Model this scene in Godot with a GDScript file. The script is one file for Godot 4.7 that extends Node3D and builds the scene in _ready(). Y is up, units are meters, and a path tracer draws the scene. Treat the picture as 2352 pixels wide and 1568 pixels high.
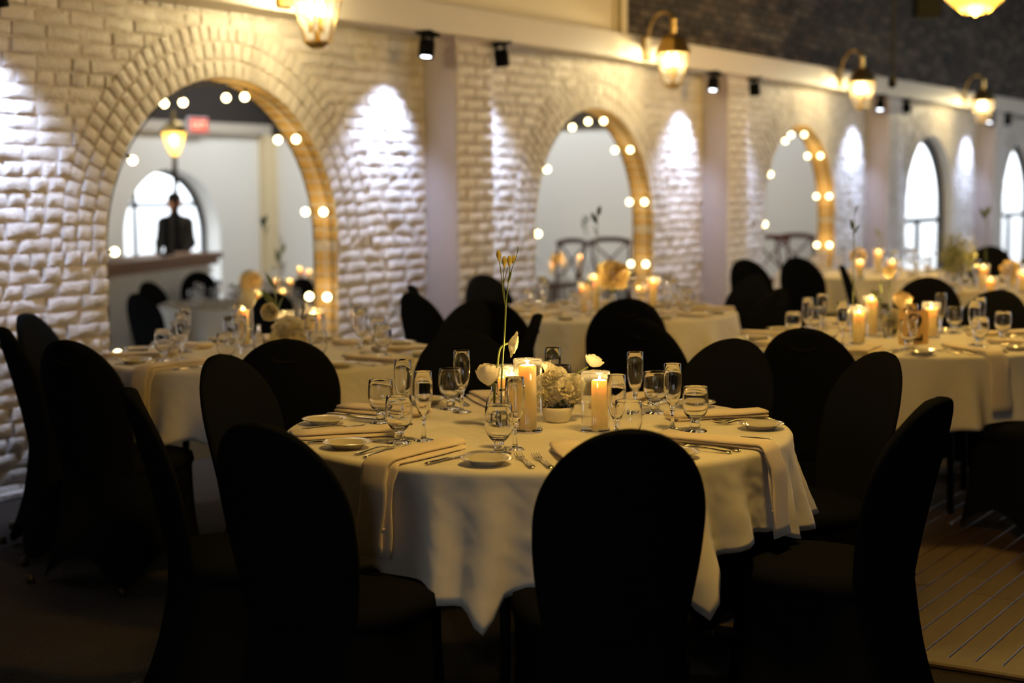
extends Node3D
# A hall with a painted brick arcade, set for a candle-lit dinner.
# World: the arcade wall stands in the plane z = 0 and runs along +x; the hall is on its +z side, a sunken side room on its -z side.

const CAM := Vector3(0, 1.46, 6.0347)
const FWD := Vector3(0.83968706, -0.09581778, -0.53455084)
const CUP := Vector3(0.08458599, 0.9953745, -0.04555004)
const RGT := Vector3(0.53644278, -0.00696774, 0.84390793)
const FPX := 3600.0
const LOW := -0.3          # floor of the sunken side room
const RA := 0.93           # arch radius
const SPR := 1.155         # arch springing height
const ACX := [6.577, 10.752, 14.927, 19.102, 23.277]
const WT := 0.2            # arcade wall thickness
const CH := 0.0735         # brick course
const TH := 0.757          # top of the cloth on a table
const TR := 0.752          # radius of a laid table

var M := {}
var taken := {}
var rng := RandomNumberGenerator.new()
var meshes := {}

# ------------------------------------------------------------------ helpers
func on(px: float, py: float, h: float) -> Vector3:
	# the point at height h that the pixel looks at
	var d: Vector3 = FWD + RGT * ((px - 1176.0) / FPX) - CUP * ((py - 784.0) / FPX)
	return CAM + d * ((h - CAM.y) / d.y)

func numbered(n: String) -> String:
	if not taken.has(n):
		taken[n] = 0
		return n
	taken[n] += 1
	return "%s_%03d" % [n, taken[n]]

func tag(o: Node, label: String, category: String, group := "") -> Node:
	o.set_meta("label", label)
	o.set_meta("category", category)
	if group != "":
		o.set_meta("group", group)
	return o

func thing(called: String, label: String, category: String, at := Vector3.ZERO, turn := 0.0, group := "") -> Node3D:
	var o := Node3D.new()
	o.name = numbered(called)
	add_child(o)
	o.position = at
	o.rotation.y = turn
	tag(o, label, category, group)
	return o

func copy_of(src: Node3D, base: String, label: String, group: String, at: Vector3, turn := 0.0) -> Node3D:
	var c: Node3D = src.duplicate()
	c.name = numbered(base)
	add_child(c)
	c.position = at
	c.rotation.y = turn
	c.set_meta("label", label)
	c.set_meta("group", group)
	return c

func part(called: String, mesh: Mesh, m: Material, parent: Node, at := Vector3.ZERO) -> MeshInstance3D:
	var o := MeshInstance3D.new()
	if parent == self:
		o.name = numbered(called)
	else:
		o.name = called
	o.mesh = mesh
	o.material_override = m
	parent.add_child(o, true)
	o.position = at
	return o

func struct(called: String, mesh: Mesh, m: Material) -> MeshInstance3D:
	var o := part(called, mesh, m, self)
	o.set_meta("kind", "structure")
	return o

func ns(smooth := false) -> SurfaceTool:
	var st := SurfaceTool.new()
	st.begin(Mesh.PRIMITIVE_TRIANGLES)
	st.set_smooth_group(0 if smooth else -1)
	return st

func done(st: SurfaceTool) -> ArrayMesh:
	st.generate_normals()
	st.index()
	return st.commit()

func tri(st: SurfaceTool, a: Vector3, b: Vector3, c: Vector3) -> void:
	st.add_vertex(a)
	st.add_vertex(c)
	st.add_vertex(b)

func quad(st: SurfaceTool, a: Vector3, b: Vector3, c: Vector3, d: Vector3) -> void:
	tri(st, a, b, c)
	tri(st, a, c, d)

func boxp(st: SurfaceTool, p: Vector3, q: Vector3) -> void:
	var a := [Vector3(p.x, p.y, p.z), Vector3(q.x, p.y, p.z), Vector3(q.x, q.y, p.z), Vector3(p.x, q.y, p.z), Vector3(p.x, p.y, q.z), Vector3(q.x, p.y, q.z), Vector3(q.x, q.y, q.z), Vector3(p.x, q.y, q.z)]
	for f in [[4, 5, 6, 7], [1, 0, 3, 2], [5, 1, 2, 6], [0, 4, 7, 3], [7, 6, 2, 3], [0, 1, 5, 4]]:
		quad(st, a[f[0]], a[f[1]], a[f[2]], a[f[3]])

func box_mesh(p: Vector3, q: Vector3) -> ArrayMesh:
	var st := ns()
	boxp(st, p, q)
	return done(st)

func bevel_box(st: SurfaceTool, p: Vector3, q: Vector3, b: float) -> void:
	# a box with chamfered edges: hull of three shrunk boxes, written as 6 faces, 12 edges, 8 corners
	var c := (p + q) / 2
	var h := (q - p) / 2
	var pt := func(sx: float, sy: float, sz: float, ax: int) -> Vector3:
		var v := Vector3(sx * (h.x - (0.0 if ax == 0 else b)), sy * (h.y - (0.0 if ax == 1 else b)), sz * (h.z - (0.0 if ax == 2 else b)))
		return c + v
	for s in [-1.0, 1.0]:
		var f := [pt.call(s, -1, -1, 0), pt.call(s, 1, -1, 0), pt.call(s, 1, 1, 0), pt.call(s, -1, 1, 0)]
		if s > 0: quad(st, f[0], f[1], f[2], f[3])
		else: quad(st, f[3], f[2], f[1], f[0])
		f = [pt.call(-1, s, -1, 1), pt.call(-1, s, 1, 1), pt.call(1, s, 1, 1), pt.call(1, s, -1, 1)]
		if s > 0: quad(st, f[0], f[1], f[2], f[3])
		else: quad(st, f[3], f[2], f[1], f[0])
		f = [pt.call(-1, -1, s, 2), pt.call(1, -1, s, 2), pt.call(1, 1, s, 2), pt.call(-1, 1, s, 2)]
		if s > 0: quad(st, f[0], f[1], f[2], f[3])
		else: quad(st, f[3], f[2], f[1], f[0])
	for s in [-1.0, 1.0]:
		for t in [-1.0, 1.0]:
			var e := [pt.call(s, t, -1, 0), pt.call(s, t, 1, 0), pt.call(s, t, 1, 1), pt.call(s, t, -1, 1)]
			if s * t < 0: quad(st, e[0], e[1], e[2], e[3])
			else: quad(st, e[3], e[2], e[1], e[0])
			e = [pt.call(s, -1, t, 0), pt.call(s, 1, t, 0), pt.call(s, 1, t, 2), pt.call(s, -1, t, 2)]
			if s * t > 0: quad(st, e[0], e[1], e[2], e[3])
			else: quad(st, e[3], e[2], e[1], e[0])
			e = [pt.call(-1, s, t, 1), pt.call(1, s, t, 1), pt.call(1, s, t, 2), pt.call(-1, s, t, 2)]
			if s * t < 0: quad(st, e[0], e[1], e[2], e[3])
			else: quad(st, e[3], e[2], e[1], e[0])
			for u in [-1.0, 1.0]:
				var k := [pt.call(s, t, u, 0), pt.call(s, t, u, 1), pt.call(s, t, u, 2)]
				if s * t * u > 0: tri(st, k[0], k[1], k[2])
				else: tri(st, k[2], k[1], k[0])

func bevel_mesh(p: Vector3, q: Vector3, b: float) -> ArrayMesh:
	var st := ns()
	bevel_box(st, p, q, b)
	return done(st)

func lathe(st: SurfaceTool, prof: Array, seg: int, off := Vector3.ZERO) -> void:
	for i in prof.size() - 1:
		var p: Vector2 = prof[i]
		var q: Vector2 = prof[i + 1]
		for a in seg:
			var t0 := TAU * a / seg
			var t1 := TAU * ((a + 1) % seg) / seg
			var A := off + Vector3(cos(t0) * p.x, p.y, sin(t0) * p.x)
			var B := off + Vector3(cos(t0) * q.x, q.y, sin(t0) * q.x)
			var C := off + Vector3(cos(t1) * q.x, q.y, sin(t1) * q.x)
			var D := off + Vector3(cos(t1) * p.x, p.y, sin(t1) * p.x)
			if q.x > 1e-6: tri(st, A, B, C)
			if p.x > 1e-6: tri(st, A, C, D)

func lathe_mesh(prof: Array, seg: int, smooth := true) -> ArrayMesh:
	var st := ns(smooth)
	lathe(st, prof, seg)
	return done(st)

func rings(st: SurfaceTool, rr: Array, closed := true, cap0 := true, cap1 := true) -> void:
	# skin over rings of equal size, each ring turning clockwise seen from the end it starts at
	var n: int = rr[0].size()
	var last := n if closed else n - 1
	for i in rr.size() - 1:
		for k in last:
			var l := (k + 1) % n
			quad(st, rr[i][k], rr[i + 1][k], rr[i + 1][l], rr[i][l])
	if cap0:
		var c := Vector3.ZERO
		for v in rr[0]: c += v
		c /= n
		for k in last: tri(st, c, rr[0][k], rr[0][(k + 1) % n])
	if cap1:
		var e: Array = rr[rr.size() - 1]
		var c := Vector3.ZERO
		for v in e: c += v
		c /= n
		for k in last: tri(st, c, e[(k + 1) % n], e[k])

func tube(st: SurfaceTool, pts: Array, rad: Array, seg := 8) -> void:
	var rr := []
	var ref := Vector3.ZERO
	for i in pts.size():
		var t: Vector3 = (pts[mini(i + 1, pts.size() - 1)] - pts[maxi(i - 1, 0)]).normalized()
		if i == 0:
			ref = Vector3.UP if absf(t.y) < 0.9 else Vector3.RIGHT
		var u := (ref - t * ref.dot(t)).normalized()
		ref = u
		var w := t.cross(u)
		var ring := []
		var r: float = rad[i] if i < rad.size() else rad[rad.size() - 1]
		for k in seg:
			var a := TAU * k / seg
			ring.append(pts[i] + (u * cos(a) - w * sin(a)) * r)
		rr.append(ring)
	rings(st, rr)

func tube_mesh(pts: Array, rad: Array, seg := 8) -> ArrayMesh:
	var st := ns(true)
	tube(st, pts, rad, seg)
	return done(st)

func spline(ctrl: Array, n: int) -> Array:
	var out := []
	var c := ctrl.size()
	for i in n + 1:
		var t := float(i) / n * (c - 1)
		var k := mini(int(t), c - 2)
		var f := t - k
		var p0: Vector3 = ctrl[maxi(k - 1, 0)]
		var p1: Vector3 = ctrl[k]
		var p2: Vector3 = ctrl[k + 1]
		var p3: Vector3 = ctrl[mini(k + 2, c - 1)]
		out.append(p1.cubic_interpolate(p2, p0, p3, f))
	return out

# ------------------------------------------------------------------ materials
func noise_tex(freq: float, seed_: int, octaves := 4, kind := FastNoiseLite.TYPE_SIMPLEX_SMOOTH, ramp: Gradient = null, size := 512) -> NoiseTexture2D:
	var n := FastNoiseLite.new()
	n.noise_type = kind
	n.seed = seed_
	n.frequency = freq
	n.fractal_octaves = octaves
	var t := NoiseTexture2D.new()
	t.width = size
	t.height = size
	t.seamless = true
	t.noise = n
	if ramp: t.color_ramp = ramp
	return t

func ramp2(a: Color, b: Color) -> Gradient:
	var g := Gradient.new()
	g.set_color(0, a)
	g.set_color(1, b)
	return g

func mat(name_: String, c: Color, rough := 0.6, metal := 0.0) -> StandardMaterial3D:
	var m := StandardMaterial3D.new()
	m.resource_name = name_
	m.albedo_color = c
	m.roughness = rough
	m.metallic = metal
	M[name_] = m
	return m

func bump(m: StandardMaterial3D, t: Texture2D, scale_cm: float, uv := 1.0) -> void:
	m.heightmap_enabled = true
	m.heightmap_texture = t
	m.heightmap_scale = scale_cm
	m.uv1_triplanar = true
	m.uv1_world_triplanar = true
	m.uv1_scale = Vector3.ONE * uv

func glow(name_: String, c: Color, e: float) -> StandardMaterial3D:
	var m := mat(name_, Color(0.9, 0.88, 0.82), 0.4)
	m.emission_enabled = true
	m.emission = c
	m.emission_energy_multiplier = e
	return m

func pane(name_: String, c: Color, alpha: float, rough := 0.02) -> StandardMaterial3D:
	var m := mat(name_, Color(c.r, c.g, c.b, alpha), rough)
	m.transparency = BaseMaterial3D.TRANSPARENCY_ALPHA
	return m

func make_materials() -> void:
	var lumps := noise_tex(0.02, 3, 5)
	var fine := noise_tex(0.08, 9, 4)
	var m: StandardMaterial3D
	var paint := [Color(0.755, 0.725, 0.68), Color(0.725, 0.695, 0.65), Color(0.78, 0.75, 0.71)]
	for i in 3:
		m = mat("painted_brick_%d" % i, paint[i], 0.42)
		bump(m, lumps, 0.42, 4.0)
	m = mat("painted_mortar", Color(0.74, 0.70, 0.65), 0.55)
	bump(m, lumps, 0.8, 3.0)
	m = mat("soffit_gold", Color(0.72, 0.585, 0.33), 0.5)  # gold-tan base colour for the soffits and jambs of the three open arches
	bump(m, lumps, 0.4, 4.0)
	m = mat("white_brick", Color(0.86, 0.85, 0.82), 0.55)
	bump(m, lumps, 0.3, 4.0)
	var dark := [Color(0.235, 0.20, 0.165), Color(0.30, 0.25, 0.20), Color(0.18, 0.155, 0.135), Color(0.36, 0.315, 0.265)]
	for i in 4:
		m = mat("dark_brick_%d" % i, dark[i], 0.8)
		bump(m, lumps, 0.4, 4.0)
	mat("dark_mortar", Color(0.15, 0.13, 0.11), 0.9)
	m = mat("plaster_grey", Color(0.66, 0.61, 0.59), 0.6)
	m = mat("beam_paint", Color(0.74, 0.70, 0.64), 0.5)
	m = mat("cream_panel", Color(0.86, 0.81, 0.68), 0.55)
	mat("ceiling_black", Color(0.07, 0.065, 0.06), 0.9)
	mat("white_wall", Color(0.90, 0.895, 0.87), 0.7)
	mat("cream_column", Color(0.85, 0.78, 0.62), 0.6)
	m = mat("carpet", Color(1, 1, 1), 1.0)
	m.albedo_texture = noise_tex(0.05, 21, 5, FastNoiseLite.TYPE_SIMPLEX_SMOOTH, ramp2(Color(0.06, 0.045, 0.03), Color(0.19, 0.14, 0.09)))
	m.uv1_triplanar = true
	m.uv1_world_triplanar = true
	m.uv1_scale = Vector3.ONE * 2.5
	bump(m, fine, 0.6, 2.5)
	for i in 3:
		m = mat("plank_%d" % i, Color(1, 1, 1), 0.45)
		var t := noise_tex(0.02, 31 + i, 5, FastNoiseLite.TYPE_SIMPLEX_SMOOTH, ramp2(Color(0.19 + 0.02 * i, 0.13 + 0.012 * i, 0.06), Color(0.32, 0.225 + 0.01 * i, 0.12)))
		m.albedo_texture = t
		m.uv1_triplanar = true
		m.uv1_world_triplanar = true
		m.uv1_scale = Vector3(0.4, 3.0, 8.0)
	mat("lower_floor", Color(0.26, 0.21, 0.16), 0.6)
	mat("floor_trim", Color(0.30, 0.22, 0.14), 0.5)
	m = mat("black_spandex", Color(0.075, 0.075, 0.08), 0.85)
	m.specular_mode = BaseMaterial3D.SPECULAR_DISABLED
	m.albedo_color = Color(0.085, 0.088, 0.092)
	mat("handhold", Color(0.10, 0.095, 0.09), 0.9).specular_mode = BaseMaterial3D.SPECULAR_DISABLED
	m = mat("chair_foot", Color(0.25, 0.2, 0.12), 0.4, 0.6)
	m = mat("linen", Color(0.86, 0.835, 0.79), 0.85)
	bump(m, noise_tex(0.012, 55, 3), 0.5, 1.1)
	m.rim_enabled = true
	m.rim = 0.15
	m.backlight_enabled = true
	m.backlight = Color(0.3, 0.28, 0.24)
	m = mat("napkin_linen", Color(0.87, 0.81, 0.73), 0.85)
	bump(m, fine, 0.05, 8.0)
	mat("table_wood", Color(0.35, 0.25, 0.15), 0.6)
	m = mat("glass", Color(1, 1, 1, 0.0), 0.0)
	m.transparency = BaseMaterial3D.TRANSPARENCY_ALPHA
	m.refraction_enabled = true
	m.refraction_scale = 0.045
	m = pane("clear_pane", Color(1, 1, 1), 0.02, 0.0)
	m = pane("window_pane", Color(0.97, 0.99, 1.0), 0.03, 0.0)
	m = mat("wax", Color(0.94, 0.90, 0.78), 0.45)
	m.subsurf_scatter_enabled = true
	m.subsurf_scatter_strength = 0.5
	m.backlight_enabled = true
	m.backlight = Color(1.0, 0.93, 0.70)
	glow("flame", Color(1.0, 0.82, 0.45), 14.0)
	mat("wick", Color(0.05, 0.04, 0.03), 0.9)
	m = mat("china", Color(0.80, 0.77, 0.70), 0.12)
	m.clearcoat_enabled = true
	m.clearcoat = 0.6
	m.clearcoat_roughness = 0.05
	m = mat("bowl_ceramic", Color(0.88, 0.85, 0.78), 0.45)
	mat("steel", Color(0.80, 0.77, 0.72), 0.16, 1.0)
	mat("brass", Color(0.86, 0.73, 0.46), 0.3, 1.0)
	mat("iron", Color(0.05, 0.05, 0.05), 0.8).metallic_specular = 0.25
	mat("black_housing", Color(0.03, 0.03, 0.032), 0.85).metallic_specular = 0.2
	glow("bulb_warm", Color(1.0, 0.90, 0.68), 14.0)
	glow("bulb_string", Color(1.0, 0.90, 0.66), 10.0)
	glow("bulb_cool", Color(0.92, 0.95, 1.0), 14.0)
	mat("cable", Color(0.12, 0.1, 0.07), 0.7)
	m = mat("petal", Color(0.94, 0.91, 0.81), 0.6)
	m.backlight_enabled = true
	m.backlight = Color(0.5, 0.46, 0.36)
	m = mat("petal_peach", Color(0.92, 0.83, 0.62), 0.6)
	m.backlight_enabled = true
	m.backlight = Color(0.5, 0.42, 0.28)
	m = mat("leaf", Color(0.30, 0.35, 0.16), 0.55)
	m = mat("stem", Color(0.42, 0.46, 0.17), 0.5)
	m = mat("bud", Color(0.66, 0.60, 0.28), 0.55)
	m = mat("leaf_dark", Color(0.15, 0.2, 0.14), 0.6)
	m = mat("plume", Color(0.62, 0.62, 0.46), 0.9)
	m = mat("card", Color(0.86, 0.76, 0.55), 0.6)
	m.backlight_enabled = true
	m.backlight = Color(0.9, 0.8, 0.6)
	mat("ink", Color(0.10, 0.08, 0.06), 0.7)
	m = mat("bar_wood", Color(0.52, 0.36, 0.24), 0.5)
	m = mat("stool_wood", Color(0.36, 0.20, 0.13), 0.5)
	mat("frame_dark", Color(0.10, 0.11, 0.13), 0.5)
	mat("frame_white", Color(0.85, 0.87, 0.9), 0.5)
	glow("added_lamp_glow", Color(1.0, 0.98, 0.95), 2.0)  # glowing face of the lamps added in the sunken room
	glow("exit_sign_face", Color(1.0, 0.30, 0.12), 0.75)
	M.exit_sign_face.albedo_color = Color(0.45, 0.05, 0.03)
	glow("exit_sign_letter", Color(1.0, 0.66, 0.48), 1.0)
	mat("skin", Color(0.72, 0.50, 0.38), 0.6)
	mat("jacket", Color(0.13, 0.115, 0.10), 0.85)
	mat("hair", Color(0.07, 0.05, 0.04), 0.7)
	m = pane("amber_glass", Color(1.0, 0.86, 0.5), 0.35, 0.2)
	m.emission_enabled = true
	m.emission = Color(1.0, 0.80, 0.38)
	m.emission_energy_multiplier = 0.75

# ------------------------------------------------------------------ light
func omni(parent: Node, at: Vector3, c: Color, e: float, size := 0.02, called := "lamp_light") -> void:
	var l := OmniLight3D.new()
	l.name = called
	l.light_color = c
	l.light_energy = e
	l.light_size = size
	l.omni_range = 40.0
	l.omni_attenuation = 2.0
	l.shadow_enabled = true
	parent.add_child(l, true)
	l.position = at

func make_camera_and_sky() -> void:
	var cam := Camera3D.new()
	cam.name = "camera"
	cam.fov = 24.571832
	cam.near = 0.05
	cam.far = 200.0
	add_child(cam)
	cam.transform = Transform3D(Basis(RGT.normalized(), CUP.normalized(), -FWD.normalized()), CAM)
	var lens := CameraAttributesPhysical.new()
	lens.frustum_focal_length = 55.102
	lens.exposure_aperture = 1.95
	lens.frustum_focus_distance = 4.5
	cam.attributes = lens
	cam.current = true
	var we := WorldEnvironment.new()
	we.name = "sky"
	var e := Environment.new()
	e.tonemap_mode = Environment.TONE_MAPPER_LINEAR
	e.tonemap_exposure = 1.0
	e.background_mode = Environment.BG_SKY
	var sky := Sky.new()
	var sm := ProceduralSkyMaterial.new()
	sm.sky_top_color = Color(0.84, 0.885, 0.94)
	sm.sky_horizon_color = Color(0.92, 0.945, 0.97)
	sm.ground_horizon_color = Color(0.80, 0.83, 0.86)
	sm.ground_bottom_color = Color(0.55, 0.56, 0.57)
	sky.sky_material = sm
	e.sky = sky
	e.background_energy_multiplier = 5.0
	e.sdfgi_enabled = true
	e.ssao_enabled = true
	e.ssil_enabled = true
	we.environment = e
	add_child(we)

# ------------------------------------------------------------------ bricks
func brick_mesh(L: float, H: float, D: float, sd: int) -> ArrayMesh:
	# a brick under thick paint: worn edges, a lumpy face; base at z = 0, face at z = D, lower left corner at the origin
	var r := RandomNumberGenerator.new()
	r.seed = sd
	var st := ns(true)
	var nx := 5
	var ny := 3
	st.set_smooth_group(1)
	var g := []
	for j in ny + 1:
		var row := []
		for i in nx + 1:
			var edge := i == 0 or i == nx or j == 0 or j == ny
			var b := 0.0045
			var x := clampf(L * i / nx, b, L - b) + (r.randf_range(-0.003, 0.003) if edge else r.randf_range(-0.006, 0.006))
			var y: float = [b, 0.011, H - 0.011, H - b][j] + r.randf_range(-0.0028, 0.0028)
			row.append(Vector3(x, y, D + r.randf_range(-0.003, 0.001) - (0.0045 if edge else 0.0)))
		g.append(row)
	for j in ny:
		for i in nx:
			quad(st, g[j][i], g[j][i + 1], g[j + 1][i + 1], g[j + 1][i])
	var rim := []
	for i in nx + 1: rim.append(g[0][i])
	for j in range(1, ny + 1): rim.append(g[j][nx])
	for i in range(nx - 1, -1, -1): rim.append(g[ny][i])
	for j in range(ny - 1, 0, -1): rim.append(g[j][0])
	var c := Vector3(L / 2, H / 2, 0)
	st.set_smooth_group(-1)
	for k in rim.size():
		var a: Vector3 = rim[k]
		var b2: Vector3 = rim[(k + 1) % rim.size()]
		var a0 := Vector3(c.x + (a.x - c.x) * (1 + 0.006 / L), c.y + (a.y - c.y) * (1 + 0.006 / H), 0)
		var b0 := Vector3(c.x + (b2.x - c.x) * (1 + 0.006 / L), c.y + (b2.y - c.y) * (1 + 0.006 / H), 0)
		quad(st, a0, b0, b2, a)
	return done(st)

func plain_brick(L: float, H: float, D: float, sd: int) -> ArrayMesh:
	var r := RandomNumberGenerator.new()
	r.seed = sd
	var st := ns()
	var b := 0.005
	var f := []
	for p in [[b, b], [L - b, b], [L - b, H - b], [b, H - b]]:
		f.append(Vector3(p[0] + r.randf_range(-0.002, 0.002), p[1] + r.randf_range(-0.002, 0.002), D + r.randf_range(-0.003, 0.001)))
	var k := [Vector3(0, 0, 0), Vector3(L, 0, 0), Vector3(L, H, 0), Vector3(0, H, 0)]
	quad(st, f[0], f[1], f[2], f[3])
	for i in 4:
		quad(st, k[i], k[(i + 1) % 4], f[(i + 1) % 4], f[i])
	return done(st)

func brick_set(key: String, n: int, L: float, H: float, D: float, fancy: bool) -> Array:
	if not meshes.has(key):
		var a := []
		for i in n:
			a.append(brick_mesh(L, H, D, 100 + i * 7) if fancy else plain_brick(L, H, D, 300 + i * 7))
		meshes[key] = a
	return meshes[key]

func lay(parent: Node, list: Array, nparts: int, mats: Array, called: String, rest: String) -> void:
	# list: dictionaries {mesh, xf, size}; the nparts largest become parts, the others one joined part per tone
	list.sort_custom(func(a, b): return a.size > b.size)
	var tools := []
	for m in mats: tools.append(null)
	for i in list.size():
		var e: Dictionary = list[i]
		var k: int = e.tone % mats.size()
		if i < nparts:
			var o := part(called, e.mesh, mats[k], parent)
			o.transform = e.xf
		else:
			if tools[k] == null:
				tools[k] = SurfaceTool.new()
				tools[k].begin(Mesh.PRIMITIVE_TRIANGLES)
			tools[k].append_from(e.mesh, 0, e.xf)
	for k in mats.size():
		if tools[k] != null:
			var o := part(rest, tools[k].commit(), mats[k], parent)
			o.set_meta("kind", "stuff")

func seen_size(p: Vector3) -> float:
	var v := p - CAM
	var dz := v.dot(FWD)
	if dz < 0.5: return 0.0
	var x := 1176 + FPX * v.dot(RGT) / dz
	var y := 784 - FPX * v.dot(CUP) / dz
	var s := 1.0 / dz
	if x < -40 or x > 2390 or y < -40 or y > 1250: s *= 0.01
	return s

func cut_spans(a: float, b: float, holes: Array) -> Array:
	var spans := [[a, b]]
	for h in holes:
		var nx := []
		for s in spans:
			if h[1] <= s[0] or h[0] >= s[1]:
				nx.append(s)
				continue
			if h[0] > s[0]: nx.append([s[0], h[0]])
			if h[1] < s[1]: nx.append([h[1], s[1]])
		spans = nx
	return spans

const RING := 0.30
const PIER_W := 0.43
const PIER_D := 0.25
const PIER_X0 := 8.45

func pier_x(k: int) -> float:
	return PIER_X0 + 4.175 * k

func arch_panel(st: SurfaceTool, cx: float, y0: float, top: float, zf: float, zb: float, r: float, spr: float, xl: float, xr: float) -> void:
	# wall from xl to xr with an arched opening, front face zf and back face zb
	var n := 40
	for side in 2:
		var z: float = zf if side == 0 else zb
		var f := func(a: Vector3, b: Vector3, c: Vector3, d: Vector3):
			if side == 0: quad(st, a, b, c, d)
			else: quad(st, d, c, b, a)
		f.call(Vector3(xl, y0, z), Vector3(cx - r, y0, z), Vector3(cx - r, spr, z), Vector3(xl, spr, z))
		f.call(Vector3(cx + r, y0, z), Vector3(xr, y0, z), Vector3(xr, spr, z), Vector3(cx + r, spr, z))
		f.call(Vector3(xl, spr, z), Vector3(cx - r, spr, z), Vector3(cx - r, top, z), Vector3(xl, top, z))
		f.call(Vector3(cx + r, spr, z), Vector3(xr, spr, z), Vector3(xr, top, z), Vector3(cx + r, top, z))
		for i in n:
			var t0 := PI - PI * i / n
			var t1 := PI - PI * (i + 1) / n
			var p0 := Vector3(cx + cos(t0) * r, spr + sin(t0) * r, z)
			var p1 := Vector3(cx + cos(t1) * r, spr + sin(t1) * r, z)
			f.call(p0, p1, Vector3(p1.x, top, z), Vector3(p0.x, top, z))
	for i in n:
		var t0 := PI - PI * i / n
		var t1 := PI - PI * (i + 1) / n
		var a := Vector3(cx + cos(t0) * r, spr + sin(t0) * r, zf)
		var b := Vector3(cx + cos(t1) * r, spr + sin(t1) * r, zf)
		quad(st, Vector3(a.x, a.y, zb), Vector3(b.x, b.y, zb), b, a)
	for s in [-1.0, 1.0]:
		var x: float = cx + s * r
		if s < 0: quad(st, Vector3(x, y0, zf), Vector3(x, y0, zb), Vector3(x, spr, zb), Vector3(x, spr, zf))
		else: quad(st, Vector3(x, y0, zb), Vector3(x, y0, zf), Vector3(x, spr, zf), Vector3(x, spr, zb))
	quad(st, Vector3(xl, top, zf), Vector3(xr, top, zf), Vector3(xr, top, zb), Vector3(xl, top, zb))

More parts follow.
